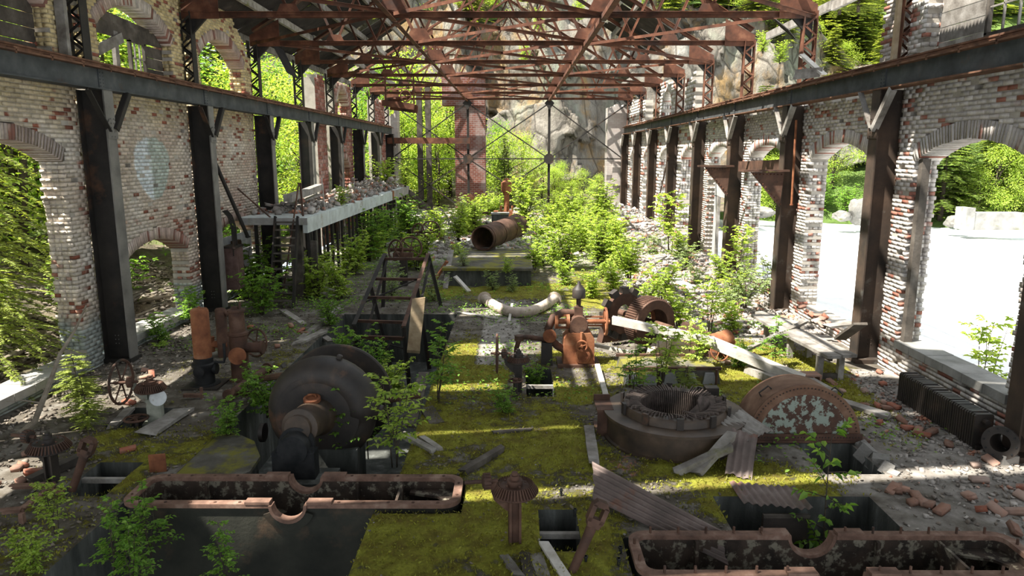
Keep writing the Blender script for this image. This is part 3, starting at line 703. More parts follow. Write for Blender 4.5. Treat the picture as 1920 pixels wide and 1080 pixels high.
# ------------------------------------------------------------ what is left of the roof
roof = bpy.data.objects.new('roof', None); C.objects.link(roof); tag(roof, 'remains of a corrugated iron roof on wooden purlins', kind='structure')
def corrugated(w_, l_, amp=.014, pitch=.085, bend=0, ragged=0):
    nx = max(8, int(w_ / pitch * 6)); ny = 6; V = []; F = []
    for j in range(ny + 1):
        for i in range(nx + 1):
            x = w_ * (i / nx - .5); yy = l_ * (j / ny - .5)
            if ragged and j in (0, ny): yy += ragged * noise.noise(Vector((x * 7, j, 3.1)))
            V.append((x, yy, amp * math.sin(2 * PI * x / pitch) + bend * ((j / ny - .5) ** 2) + bend * .6 * (i / nx - .5) ** 2))
    for j in range(ny):
        for i in range(nx): a = j * (nx + 1) + i; F.append((a, a + 1, a + nx + 2, a + nx + 1))
    return V, F
def sheet_mesh(name, w_, l_, mat, **k):
    V, F = corrugated(w_, l_, **k); n = len(V)
    V2 = V + [(x, y, z - .006) for x, y, z in V]
    F2 = F + [tuple(i + n for i in f[::-1]) for f in F]
    me = npmesh(name, V2, F2); me.materials.append(M[mat]); me.polygons.foreach_set('use_smooth', [True] * len(me.polygons)); return me
slope = math.atan2(APZ - 7.62, APX - TX0); sl_len = (APX - TX0 + .7) / math.cos(slope)
sm = sheet_mesh('roofing_sheet', .92, 2.45, 'sheet_dark'); sm2 = sheet_mesh('roofing_sheet', 1.86, 4.55, 'sheet_dark')
def on_slope(s, d, y, up=.24):                               # d metres up the slope from the eave
    x = (TX0 - .7 + d * math.cos(slope)) if s < 0 else (TX1 + .7 - d * math.cos(slope))
    z = 7.62 - .7 * math.tan(slope) + d * math.sin(slope) + up
    return Vector((x, y, z))
def lay(me, s, d, y, tilt=0, twist=0):
    inst('roofing_sheet', me, roof, on_slope(s, d, y), Matrix(((0, -s * math.cos(slope), s * -math.sin(slope) * -1 * s * s), (1, 0, 0), (0, math.sin(slope), math.cos(slope)))).to_euler() if False else (R(tilt), 0, 0))
def slope_rot(s, tilt=0, twist=0):
    up = Vector((-s * math.cos(slope), 0, math.sin(slope))); yv = Vector((0, 1, 0)); nrm = Vector((s * math.sin(slope), 0, math.cos(slope)))
    m3 = Matrix((yv * (1 if s > 0 else -1), up, nrm)).transposed()
    return (m3 @ eul(tilt, 0, twist)).to_euler()
for y in np.arange(-7, 9.4, 1.9):                            # whole above and behind the camera
    yy = y + (.2 if y > 5 else 0)  # slit shaped to throw a stripe of sun on the near floor
    for s in (-1, 1):
        for d in (2.3, 6.7, 7.45):
            inst('roofing_sheet', sm2, roof, on_slope(s, d, yy), slope_rot(s))
rr_ = random.Random(4)
for i in range(30):                                          # left slope, two rows, torn away towards the far end
    y = 10.1 + .91 * i
    for row, p in ((0, .93), (1, .85)):
        if rr_.random() < p - (.2 if y > 33 else 0) - (.35 if y < 16 and row else 0):
            inst('roofing_sheet', sm, roof, on_slope(-1, 1.25 + row * 2.35, y, .25 + .02 * row), slope_rot(-1, rr_.uniform(-1, 2), rr_.uniform(-2, 2)))
for i in range(8):                                           # sheets added out of view on the right slope to shade the right wall
    y = 10.1 + .91 * i
    for row in (0, 1):
        if rr_.random() < (.92 if row else .25): inst('roofing_sheet', sm, roof, on_slope(1, 1.25 + row * 2.35, y, .25 + .02 * row), slope_rot(1, rr_.uniform(-2, 2), rr_.uniform(-3, 3)))
for y, d in ((28.6, 3.2), (29.5, 3.1), (30.4, 3.2), (31.3, 3.3), (32.2, 3.2), (33.1, 3.1), (34.0, 3.2)):
    inst('roofing_sheet', sm, roof, on_slope(1, d, y), slope_rot(1, rr_.uniform(-3, 3), rr_.uniform(-4, 4)))
inst('roofing_sheet', sm, roof, AY(1470, 52, 19.2), (R(38), R(25), R(40)), (.55, .28, 1))
inst('roofing_sheet', sm, roof, AY(535, 115, 24), (R(60), R(10), R(80)), (.8, .45, 1))
for s in (-1, 1):
    for i, d in enumerate((.3, 1.5, 2.7, 3.9, 5.2, 6.6, 8.0)):
        for k in range(0, 8):
            if s > 0 and k >= 2 and rr_.random() < .8: continue
            if s < 0 and k >= 2 and d > 5 and rr_.random() < .8: continue
            if s < 0 and k >= 6 and rr_.random() < .5: continue
            a = on_slope(s, d, COLY[k], .12); b = on_slope(s, d, COLY[k + 1] - .03, .12 + rr_.uniform(-.06, .02))
            m = MB(); m.bar(a, b, .1, .2, (0, 0, 1)); m.build('purlin', 'wood_grey', roof)
# ------------------------------------------------------------ end frame with crossed rods
ef = thing('end_frame', 'open steel end frame with posts and crossed rods against the cliff', 'frame', (0, 45, 0))
EX = (APX - (TX1 - TX0) / 6, APX + (TX1 - TX0) / 6)
for x in EX:
    m = MB(); m.angle((x, .1, .3), (x, .1, 7.2), .14, .02, (0, 1, 0)); m.build('post', 'steel', ef)
    m = MB(); m.prism([(-.3, -.14), (-.14, -.3), (.14, -.3), (.3, -.14), (.3, .14), (.14, .3), (-.14, .3), (-.3, .14)], .02, eul(90, 0, 0), (x, 0, 3.65)); m.build('gusset_plate', 'steel', ef)
    m = MB(); m.prism([(-.3, 0), (0, -.4), (.3, 0), (0, .3)], .02, eul(90, 0, 0), (x, 0, 7.0)); m.build('gusset_plate', 'steel', ef)
def rod(a, b, w_=.07):
    m = MB(); m.bar((a[0], .05, a[1]), (b[0], .05, b[1]), w_, w_); m.build('rod', 'steel', ef)
a, b = EX
for p, q in (((a, 7), (TX0 + .3, 3.7)), ((TX0 + .3, 7), (a, 3.65)), ((a, 7), (b, 3.65)), ((b, 7), (a, 3.65)), ((b, 7), (TX1 - .5, 3.7)), ((TX1 - .3, 6.9), (b, 3.65)),
             ((a, 3.65), (TX0 + .3, .5)), ((TX0 + .3, 3.65), (a, .3)), ((a, 3.65), (b, .4)), ((b, 3.65), (a, .3)), ((TX0, 3.65), (TX1 - .4, 3.65))): rod(p, q)
m = MB(); m.box(((TX0 + a) / 2 + .1, -.1, 4.75), (a - TX0 + .1, .16, .36)); m.build('cross_beam', 'truss_rust', ef)
for x in (-6.6, -5.6, -4.9): 
    m = MB(); m.box((x, .15, 3.9), (.035, .035, 2.2)); m.build('hanging_rod', 'steel', ef)
for x in (-6.05, -5.5):
    r = thing('dark_post', 'dark timber post behind the end frame, ' + ('left' if x < -6 else 'right') + ' of the pair', 'post', (x, 46.6, 0), group='pair of dark posts')
    m = MB(); m.box((0, 0, 4.2), (.34, .3, 8.4)); m.build('shaft', 'wood_dark', r)
    m = MB(); m.box((0, 0, .15), (.5, .45, .3)); m.build('footing', 'concrete', r)
# trolley hanging under the trusses
tp = AY(750, 195, 31.5)
tr = thing('hoist_trolley', 'rusty hoist trolley with a wheel hanging under the roof trusses', 'trolley', tp)
m = MB(); m.box((0, -.35, 0), (1.35, .12, .14), eul(0, 7, 0)).box((0, .4, 0), (1.35, .12, .14), eul(0, 7, 0)).box((-.5, 0, .06), (.12, 1.0, .12)).box((.5, 0, -.06), (.12, 1.0, .12)); m.box((0, -.5, -.08), (1.35, .1, .22), eul(0, 7, 0)); m.box((.1, .45, -.14), (1.2, .1, .3), eul(0, 7, 0)); m.build('trolley_frame', 'truss_rust', tr)
m = MB(); rw = eul(90, 0, 15); m.ring((.3, -.35, .3), .22, .03, 20, 6, rw)
for i in range(5): 
    q = rw @ Vector((.22 * math.cos(i * PI * .4), .22 * math.sin(i * PI * .4), 0)); m.tube(Vector((.3, -.35, .3)), Vector((.3, -.35, .3)) + q, .018, n=5)
m.build('wheel', 'truss_rust', tr)
m = MB(); m.tube((-.5, -.2, .16), (.5, -.2, .26), .09, n=10).box((-.25, .1, .16), (.5, .35, .2)); m.build('drum', 'truss_rust', tr)
m = MB(); m.bar((-.6, .0, .1), (-.6, .0, TZ - tp.z + .02), .06, .06); m.bar((.6, .0, .0), (.6, .0, TZ - tp.z + .02), .06, .06); m.build('hanger', 'truss_rust', tr)

# ------------------------------------------------------------ concrete gallery on the left
PX, PY0, PY1, PZ = -5.6, 19.2, 38.2, 2.3
pl = thing('gallery', 'raised concrete gallery on thin posts along the left wall, heaped with rubble', 'platform', (-6.6, PY0, 0))
m = MB(); m.b2((-.8, .02, PZ - .12), (.95, PY1 - PY0, PZ)); m.build('deck', 'concrete_pale', pl)
for i in range(8):
    a = i * (PY1 - PY0) / 8; b = a + (PY1 - PY0) / 8 - .02
    m = MB(); m.b2((.9, a, PZ - .42), (1.02, b, PZ - .02 + random.uniform(-.02, .01))); m.build('fascia_panel', 'concrete_pale' if i < 6 else 'concrete', pl)
m = MB(); m.b2((-.8, -.04, PZ - .2), (1.02, .02, PZ - .02)); m.build('end_fascia', 'concrete', pl)
for i in range(27):
    y = .5 + i * .7
    m = MB(); m.box((.85 + random.uniform(-.05, .05), y, (PZ - .12) / 2), (.075, .075, PZ - .12)); m.build('post', 'steel', pl)
    if i % 2 == 0:
        m = MB(); m.box((-.5 + random.uniform(-.1, .1), y, (PZ - .12) / 2), (.08, .08, PZ - .12)); m.build('post', 'steel', pl)
m = MB(); m.box((.6, .35, 1.07), (.3, .2, 2.14)); m.build('timber_post', 'wood_dark', pl)
m = MB(); m.box((.98, .55, .8), (.22, .1, 1.6)); m.build('timber_post', 'wood_dark', pl)
m = MB(); m.box((1.0, 13.8, PZ - .2), (.1, .35, .4)); m.build('rust_plate', 'rust_orange', pl)
m = MB(); m.bar((1.0, PY1 - PY0 - .3, PZ - .3), (2.4, PY1 - PY0 + 1.6, .45), .22, .22); m.build('fallen_strut', 'wood_dark', pl)
# ladder stair
st = thing('stair', 'steep steel stair with open treads leading up to the gallery', 'stair', (-6.12, 18.35, 0))
for x in (-.3, .3):
    m = MB(); m.bar((x, 0, 0), (x, .85, 2.32), .05, .16, (0, 1, 0)); m.build('stringer', 'steel', st)
for i in range(11):
    z = .18 + i * .2; m = MB(); m.box((0, z / 2.32 * .85, z), (.57, .17, .035)); m.build('tread', 'wood_dark', st)
for x, h, lean in ((.33, 1.5, .1), (-.05, 1.1, .0)):
    pass
def post_rod(name, label, a, b, r_, mat, cat='rod'):
    o = MB(); a, b = Vector(a), Vector(b)
    o.tube(a, b, r_, n=8); o.lathe([(r_ * 1.5, 0), (r_ * 1.5, .03)], 8, b)
    return tag(o.build(name, mat, org=a, smooth=True), label, cat)
post_rod('handrail_post', 'thin rusty rod leaning in front of the stair', AY(530, 555, 18.5), AY(560, 345, 19.5), .022, 'rust_brown')
post_rod('handrail_post', 'short rusty rod standing at the top of the stair', Vector((AY(568, 400, 19.6).x, 19.6, 2.3)), AY(563, 345, 19.6), .03, 'rust_brown')
post_rod('handrail_post', 'bare handrail rod sloping up to the stair head from the left', AY(512, 412, 19.3), AY(447, 355, 18.6), .022, 'rust_brown')
post_rod('diagonal_strut', 'long dark strut leaning from the second left column down to the gallery', AY(388, 270, 18.2), AY(465, 445, 19.3), .05, 'steel', 'strut')
post_rod('handrail_post', 'pale upright rod on the gallery edge', AY(609, 388, 21.5), AY(603, 335, 21.5), .015, 'wood_pale')
# lumber and posts on the gallery
def plank(name, label, a, b, w_, th, mat='wood_grey', roll=0, cat='plank', group=None, ragged=True):
    a, b = Vector(a), Vector(b); d = b - a; L = d.length
    n = 4; o = MB(); m3 = frame(d) @ Matrix.Rotation(R(roll), 3, 'Z')
    V = []
    for i in range(n + 1):
        t = i / n; bow = .012 * L * (4 * t * (1 - t)) * random.uniform(-.3, .3)
        ww = w_ * random.uniform(.93, 1.05)
        for sx, sy in ((-1, -1), (1, -1), (1, 1), (-1, 1)):
            e = random.uniform(-.06, .06) * (i in (0, n)) if ragged else 0
            V.append(m3 @ Vector((sx * ww / 2, sy * th / 2 + bow, L * t + e)))
    F = [(0, 1, 2, 3)[::-1], (4 * n, 4 * n + 1, 4 * n + 2, 4 * n + 3)]
    for i in range(n):
        for k in range(4): F.append((4 * i + k, 4 * i + (k + 1) % 4, 4 * i + 4 + (k + 1) % 4, 4 * i + 4 + k))
    o.add(V, F)
    ob = o.build(name, mat, org=None); ob.location = a
    return tag(ob, label, cat, group)
def pg(label, x0, y0, z0, x1, y1, z1, w_=.16, th=.045, mat='wood_grey', roll=0, name='plank', cat='plank', group=None):
    return plank(name, label, G(x0, y0, z0), G(x1, y1, z1), w_, th, mat, roll, cat, group)
pg('stout grey beam lying across the gallery rubble', 540, 372, 2.75, 600, 350, 2.8, .25, .2, name='beam', cat='beam')
pg('grey board tipped over the gallery rubble heap', 545, 382, 2.5, 600, 365, 2.55, .3, .06)
pg('flat grey board on the gallery deck', 600, 373, 2.36, 625, 375, 2.36, .25, .06)
# brackets on the right columns: three-cornered riveted plates with a beam
for i, (xa, ya, xb, yb, Y, lb) in enumerate(((1318, 313, 1372, 368, 22.5, 'farther'), (1402, 322, 1470, 388, 18.0, 'nearer'))):
    p0 = AY(xa, ya, Y); p1 = AY(xb, yb, Y); x1 = 6.62
    r = thing('triangular_bracket', '%s of two rusty triangular bracket plates on the right columns' % lb, 'bracket', (x1, Y - .2, p0.z), group='triangular bracket plates')
    wd = x1 - p0.x
    m = MB(); m.prism([(0, 0), (-wd, 0), (-.06, p1.z - p0.z)], .025, eul(90, 0, 0)); m.build('plate', 'rust_brown', r)
    m = MB(); m.box((-wd / 2 - .05, 0, .03), (wd + .3, .2, .05)); m.build('top_angle', 'rust_brown', r)
    m = MB(); hgt = p1.z - p0.z
    for t in np.linspace(.06, .94, 10): m.lathe([(.022, 0), (.016, .016), (0, .02)], 6, (-wd * (1 - t) * .95, -.013, hgt * t * .96), eul(90, 0, 0))
    for t in np.linspace(.08, .92, 9): m.lathe([(.02, 0), (.014, .016), (0, .02)], 6, (-wd * t, -.013, -.06), eul(90, 0, 0))
    m.build('rivets', 'truss_rust', r, kind='stuff')
plank('bracket_beam', 'rusty beam joining the two triangular brackets', AY(1388, 312, 22.0), AY(1468, 310, 18.3), .12, .3, 'rust_brown', 0, 'beam', ragged=False)
post_rod('copper_pipe', 'bright rusty pipe hanging down the second right column', AY(1493, 225, 17.7), AY(1484, 385, 17.7), .028, 'rust_orange', 'pipe')
post_rod('leaning_rod', 'rusty rod leaning on the far right columns', G(1222, 432), AY(1253, 295, 31.2), .035, 'rust_brown')
r = thing('wall_ladder', 'thin iron ladder on the right wall above the brackets', 'ladder', AY(1466, 330, 19.5))
for x in (-.09, .09):
    m = MB(); m.box((0, x, .6), (.015, .015, 2.6)); m.build('rail', 'steel', r)
for i in range(11):
    m = MB(); m.box((0, 0, -.6 + i * .24), (.012, .18, .012)); m.build('rung', 'steel', r)
# jamb timber of the near right window and of the left walls
plank('window_jamb', 'dark upright window timber in the near right opening', (XR + .12, 12.62, .62), (XR + .12, 12.62, 3.9), .14, .12, 'wood_dark', 0, 'jamb', ragged=False)
plank('wall_timber', 'grey timber upright in the wall slot beside the upper left window', (XL + .1, 13.0, 5.6), (XL + .1, 13.02, 7.4), .16, .1, 'wood_grey', 0, 'timber')
plank('wall_timber', 'brown timber upright beside the upper right boarded window', (XR - .12, 13.5, 5.5), (XR - .1, 13.5, 7.6), .14, .1, 'wood_tan', 0, 'timber')
plank('fallen_plank', 'grey plank propped on the right crane girder', AY(1502, 102, 17.8), AY(1545, 140, 16.9), .16, .05, 'wood_pale', 0, 'plank')
plank('fallen_plank', 'dark flat plank lying on the right crane girder', AY(1490, 140, 17.4), AY(1540, 135, 17.0), .22, .05, 'wood_grey', 90, 'plank')
# left wall: conduits, boards and a box under the third arch
r = thing('conduit_bundle', 'bundle of bent conduits rising behind the second left column', 'conduit', (-7.35, 18.5, 0))
for i in range(4):
    m = MB(); m.path([(0, .09 * i, 1.35), (0, .09 * i, 2.1), (-.04, -.1 + .09 * i, 2.4), (-.1, -.25 + .09 * i, 2.55)], .018, 6); m.build('conduit', 'steel', r, smooth=True)
r = thing('switch_cabinet', 'dull red steel switch cabinet against the left wall', 'cabinet', (-7.45, 18.75, .45))
m = MB(); m.box((0, 0, .55), (.3, .5, 1.1)); m.build('cabinet_body', 'panel_red', r)
m = MB(); m.box((.16, -.0, .55), (.025, .44, 1.02)); m.build('cabinet_door', 'panel_red', r)
m = MB(); m.box((0, 0, 1.13), (.36, .56, .05)); m.build('cabinet_top', 'steel', r)
r = thing('boarded_arch', 'grey boards closing the third left arch beside the stair', 'boards', (XL - .1, MID[2], .2))
for i in range(6):
    m = MB(); m.box((0, .2, .13 + i * .25), (.04, 2.4, .24), eul(random.uniform(-.6, .6), 0, 0)); m.build('board', 'board_pale', r)
r = thing('fuse_box', 'small brown box fixed on the pale boards near the stair', 'box', (XL + .0, 20.1, 1.05))
m = MB(); m.box((.06, 0, .25), (.14, .4, .55)); m.build('box_body', 'rust_brown', r); m = MB(); m.box((.14, 0, .25), (.02, .34, .48)); m.build('box_lid', 'rust_brown', r)

# ------------------------------------------------------------ the land around
def terrain(name, fn, xs, ys, mat, label, kind='structure'):
    nx, ny = len(xs), len(ys); V = [fn(x, y) for x in xs for y in ys]
    F = [(i * ny + j, (i + 1) * ny + j, (i + 1) * ny + j + 1, i * ny + j + 1) for i in range(nx - 1) for j in range(ny - 1)]
    return tag(obj0(name, npmesh(name, V, F), mat, smooth=False), label, kind=kind)
def lz(x, y):
    d = max(0, XL - .4 - x); return .05 + .02 * d + .012 * d * d + .35 * min(1, d / 2) * fbm(x, y, 0, .45, 4) + .12 * fbm(x, y, 4, 2, 3)
terrain('ground_left', lambda x, y: (x, y, lz(x, y) if y < 47 else lz(x, 47) + (y - 47) * .02), np.concatenate([np.linspace(-60, -16, 24), np.linspace(-15.6, XL - .42, 40)]), np.concatenate([np.arange(2, 30, .45), np.arange(30, 90, 2)]), 'forest_floor', 'littered forest floor outside the left wall')
def rgz(x, y):
    d = x - XR - .45
    return -.15 - .9 * min(1, max(0, d) / 3.5) + .12 * fbm(x, y, 1, .5, 4)
terrain('ground_right', lambda x, y: (x, y, rgz(x, y)), np.concatenate([np.arange(XR + .42, 12, .35), np.arange(12.3, 16, .9)]), np.concatenate([np.arange(2, 30, .5), np.arange(30, 60, 1.6)]), 'gravel', 'pale sunlit gravel bank outside the right wall')
terrain('river', lambda x, y: (x, y, -1.05 + .1 * fbm(x, y, 2, .35, 4)), np.arange(13, 120, .8), np.concatenate([np.arange(-10, 60, .8), np.arange(61, 90, 3)]), 'river', 'white rushing river beyond the gravel bank')
def bank(x, y):                                             # hillside across the river
    d = (y - 50) * .93 + (x - 30) * .36
    return -1.1 + max(0, d) * .55 + .9 * min(1, max(0, d) / 3) * fbm(x, y, 3, .12, 4) if d > 0 else -1.5
terrain('hillside_right', lambda x, y: (x, y, bank(x, y)), np.arange(16, 150, 2.2), np.arange(20, 150, 2.2), 'slope_green', 'green wooded hillside across the river')
terrain('ground_back', lambda x, y: (x, y, .3 + .9 * max(0, y - 47) / 10 + .35 * fbm(x, y, 6, .4, 4)), np.arange(-16, 16.5, .5), np.arange(46.5, 62, .5), 'forest_floor', 'rubble ground between the open end and the cliff')
def cliffv(u, v):
    # u runs along the face, v up it
    x = -22 + u * 54; top = 18.6 - 6.8 * min(1, max(0, (x - 22) / 8)) + 1.8 * fbm(u * 9, 0, 1, 1, 3)
    z = -.5 + v * top
    y = 56 + 5 * v + 5 * abs(u - .45) + (9 * max(0, v - .92) / .08)
    big = noise.fractal(Vector((x * .08, z * .05, 0)), 1, 2.1, 4)
    wob = .6 * noise.noise(Vector((x * .3, z * .3, 5)))
    blk = noise.cell(Vector((x * .16 + z * .05 + wob * .4, z * .13 - x * .05 + wob * .3, 1)))
    blk2 = noise.cell(Vector((x * .42 - z * .1 + wob, z * .3 + x * .1, 4)))
    y += -3.0 * big - 1.5 * blk - .5 * blk2 - .35 * noise.fractal(Vector((x * .9, z * .35, 2)), .8, 2, 4)
    return (x, y, z)
nu, nv = 190, 110
V = [cliffv(i / nu, j / nv) for i in range(nu + 1) for j in range(nv + 1)]
F = [(i * (nv + 1) + j, (i + 1) * (nv + 1) + j, (i + 1) * (nv + 1) + j + 1, i * (nv + 1) + j + 1) for i in range(nu) for j in range(nv)]
tag(obj0('cliff', npmesh('cliff', V, F), 'rock'), 'tall streaked rock cliff rising beyond the open end', kind='structure')
def ctz(x, y): return 15.2 + (y - 62) * .55 + 1.2 * fbm(x, y, 3, .1, 3) - min(1, max(0, (x - 20) / 9)) * 7
terrain('cliff_top', lambda x, y: (x, y, ctz(x, y)), np.arange(-60, 60, 2.5), np.arange(62, 130, 2.5), 'slope_green', 'green slope above the cliff')
terrain('hillside_left', lambda x, y: (x, y, max(0, (-x - 16)) * .55 + 2.0 * fbm(x, y, 3, .1, 4)), np.arange(-90, -17, 2), np.arange(0, 110, 2), 'forest_floor', 'wooded slope rising left of the ruin')
# ------------------------------------------------------------ machines
def lathe_part(name, prof, mat, parent, c=(0, 0, 0), rot=None, n=28, **k):
    m = MB(); m.lathe(prof, n, c, rot, **k); return m.build(name, mat, parent, smooth=True)
def wheel(parent, c, rot, rad, mat, spokes=6, r_=.018, name='handwheel', hub=.04):
    m = MB(); m.ring(c, rad, r_, 30, 7, rot); w_ = m.build(name, mat, parent, smooth=True)
    m = MB(); m.lathe([(hub * .6, -.04), (hub, -.03), (hub, .03), (hub * .6, .04)], 10, c, rot); m.build('hub', mat, w_, smooth=True)
    for i in range(spokes):
        a = 2 * PI * i / spokes + .3; d = rot @ Vector((math.cos(a), math.sin(a), 0)); m = MB(); m.tube(Vector(c) + d * hub * .8, Vector(c) + d * rad, r_ * .75, r_ * .55, 6); m.build('spoke', mat, w_, smooth=True)
    return w_
RX = eul(0, 90, 0); RY = eul(90, 0, 0)
# --- lower halves of two turbine cases
def turbine_case(label, x0, x1, y0, y1, zr, depth, nx, nr, bolts):
    cx, cy = (x0 + x1) / 2, (y0 + y1) / 2
    r = thing('turbine_case', label, 'machine casing', (cx, cy, -depth)); hx, hy, cr = (x1 - x0) / 2, (y1 - y0) / 2, .2; n0 = nx - cx; Z = zr + depth
    def outline(ins):
        pts = []; q = max(.03, cr - ins)
        for sx, sy, a in ((1, 1, 0), (-1, 1, 90), (-1, -1, 180), (1, -1, 270)):
            for i in range(7):
                t = R(a + 15 * i); pts.append((sx * (hx - cr) + q * math.cos(t), sy * (hy - cr) + q * math.sin(t)))
        return pts
    # rim: two C-shaped halves, broken at the shaft notch
    O = outline(0); I = outline(.1)
    for s in (-1, 1):
        m = MB(); loop = [i for i in range(28) if O[i][0] * s > 0]
        if s > 0: loop = list(range(21, 28)) + list(range(0, 7))
        else: loop = list(range(7, 21))
        po = [(n0 + s * (nr + .03), O[loop[0]][1])] + [O[i] for i in loop] + [(n0 + s * (nr + .03), O[loop[-1]][1])]
        pi_ = [(n0 + s * (nr + .03), I[loop[0]][1])] + [I[i] for i in loop] + [(n0 + s * (nr + .03), I[loop[-1]][1])]
        k = len(po); V = [(*p, z) for z in (Z - .05, Z) for p in po] + [(*p, z) for z in (Z - .05, Z) for p in pi_]
        F = []
        for i in range(k - 1):
            F += [(i, i + 1, k + i + 1, k + i), (2 * k + i, 2 * k + i + 1, 3 * k + i + 1, 3 * k + i), (k + i, k + i + 1, 3 * k + i + 1, 3 * k + i), (i, i + 1, 2 * k + i + 1, 2 * k + i)]
        F += [(0, k, 3 * k, 2 * k), (k - 1, 2 * k - 1, 4 * k - 1, 3 * k - 1)]
        m.add(V, F)
        for yy in (-hy + .05, hy - .05): m.box((n0 + s * (nr + .17), yy, Z + .012), (.28, .115, .03))
        m.build('rim', 'casing_rim', r)
    # shell
    for nm, ins, mat in (('shell', .03, 'casing_side'), ('lining', .085, 'casing_inside')):
        P_ = outline(ins); k = len(P_); m = MB()
        V = []; F = []
        pts = []
        for i in range(k):
            pts.append(P_[i]); a, b = P_[i], P_[(i + 1) % k]
            if abs(a[0] - b[0]) > 1:                          # long sides: sample around the notch
                for t in np.linspace(-1, 1, 13):
                    x = n0 + (nr + .02) * math.sin(t * PI / 2) * (1 if b[0] > a[0] else -1); pts.append((x, a[1]))
        k = len(pts)
        def top(x): return Z - .02 - (math.sqrt(max(0, nr ** 2 - (x - n0) ** 2)) if abs(x - n0) < nr else 0)
        V = [(p[0], p[1], 0) for p in pts] + [(p[0], p[1], top(p[0])) for p in pts]
        F = [(i, (i + 1) % k, k + (i + 1) % k, k + i) for i in range(k)]
        if nm == 'lining': F.append(tuple(range(k)))
        m.add(V, F); m.build(nm, mat, r)
    for yy, s in ((-hy, -1), (hy, 1)):                        # half-round bearing saddles
        m = MB(); m.lathe([(nr, -.06), (nr + .035, -.06), (nr + .035, .06), (nr, .06)], 14, (n0, yy - s * .03, Z - .01), RY, PI, 2 * PI, close=True); m.build('bearing_saddle', 'casing_rim', r, smooth=True)
        m = MB(); m.lathe([(nr + .03, -.012), (nr + .12, -.012), (nr + .12, .012), (nr + .03, .012)], 16, (n0, yy + s * .0, Z - .02), RY, PI + .35, 2 * PI - .35, close=True); m.build('saddle_face', 'casing_side', r, smooth=True)
    for f in (.33, -.62):
        m = MB(); m.box((n0 + (hx - n0 * f) * f, hy - .12, Z - .35), (.035, .08, .6)); m.build('rib', 'casing_inside', r)
    m = MB(); m.box((hx - .75, 0, Z - .5), (.03, 2 * hy - .2, .9)); m.build('partition', 'casing_inside', r)
    m = MB(); m.prism([(-.3, -hy + .1), (.28, -hy + .1), (.28, hy - .1), (-.3, hy - .1), (-.3, hy - .2), (.05, hy - .3), (.14, 0), (.05, -hy + .3), (-.3, -hy + .2)], .03, Matrix.Identity(3), (hx - .35, 0, Z - .16)); m.build('end_shelf', 'casing_inside', r)
    m = MB()
    for i, x in enumerate(np.linspace(-hx + .25, hx - .25, 13)):
        if abs(x - n0) < nr + .05: continue
        for yy in (-hy + .05, hy - .05):
            if bolts: m.tube((x, yy, Z - .01), (x, yy, Z + .07), .014, n=6)
            else: m.lathe([(.018, 0), (.018, .008), (0, .009)], 8, (x, yy, Z - .002))
    for yy in (-.15, .15):
        for x in (-hx + .05, hx - .05): m.tube((x, yy, Z - .01), (x, yy, Z + (.06 if bolts else .01)), .015, n=6)
    m.build('bolts', 'rust_brown', r, kind='stuff')
turbine_case('long open turbine case with a rusty rim over the lower left pit', -4.5, -.62, 7.47, 8.25, .1, 1.3, -2.56, .18, False)
turbine_case('long open turbine case with bolt-studded rim in the lower right corner', 1.17, 5.15, 6.1, 6.92, .1, 1.2, 3.1, .22, True)
# --- spiral turbine with its shaft barrel
r = thing('spiral_turbine', 'big dark rusty spiral turbine casing standing in the left pit', 'turbine', (-2.82, 9.95, -1.2))
zc_ = 1.5
m = MB(); rings = 40; V = []; F = []
for i in range(rings):
    a = 2 * PI * i / rings; mn = .275 - .06 * (i / rings); mj = .56 + .03 * math.cos(a)
    for j in range(16):
        t = 2 * PI * j / 16; rad = mj + mn * math.cos(t)
        V.append((rad * math.cos(a), mn * 1.05 * math.sin(t), zc_ + rad * math.sin(a)))
for i in range(rings):
    for j in range(16): F.append((i * 16 + j, i * 16 + (j + 1) % 16, ((i + 1) % rings) * 16 + (j + 1) % 16, ((i + 1) % rings) * 16 + j))
m.add(V, F); m.build('volute', 'iron_dark', r, smooth=True)
lathe_part('front_plate', [(.6, .16), (.52, .2), (.45, .12), (.36, .1), (.3, .16), (.22, .18)], 'iron_dark', r, (0, 0, zc_), RY, 36)
lathe_part('joint_ring', [(.54, .2), (.6, .22), (.6, .26), (.54, .26)], 'iron_dark', r, (0, 0, zc_), RY, 36)
lathe_part('shaft_barrel', [(.3, .1), (.3, .25), (.26, .3), (.23, .75), (.25, .78), (.25, .86), (.18, .88), (.18, .95)], 'stator_brown', r, (0, 0, zc_ - .02), eul(84, 0, -5), 28)
bz = zc_ - .14; bx = -.1
m = MB(); m.box((bx, -1.02, bz - .3), (.56, .22, .52)); m.box((bx, -1.02, bz - .09), (.48, .18, .16)); m.lathe([(0, -.12), (.2, -.12), (.2, .13), (0, .13)], 24, (bx, -1.02, bz), RY); bb = m.build('bearing_block', 'iron_black', r, smooth=True)
lathe_part('cap_rib', [(.2, -.03), (.245, -.03), (.245, .03), (.2, .03)], 'iron_black', bb, (bx, -.92, bz), RY, 24)
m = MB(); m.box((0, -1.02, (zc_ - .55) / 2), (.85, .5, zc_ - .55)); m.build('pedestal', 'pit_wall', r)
oc = lathe_part('oil_cup', [(.0, 0), (.12, 0), (.12, .05), (.085, .06), (.085, .04), (0, .035)], 'rust_orange', r, (-.03, -.36, zc_ + .27), eul(12, 0, 0), 18)
m = MB(); m.path([(-.03 + .05 * math.cos(t), -.36 + .05 * math.sin(t), zc_ + .33 + .01 * t) for t in np.linspace(0, 5, 14)], .012, 6); m.build('coil', 'rust_orange', oc, smooth=True)
for a in (70, 128):
    m = MB(); d = Vector((math.cos(R(a)), 0, math.sin(R(a)))); m.lathe([(.045, 0), (.045, .05), (.03, .06), (0, .06)], 8, Vector((0, 0, zc_)) + d * .83, frame(d)); m.build('lug', 'iron_dark', r)
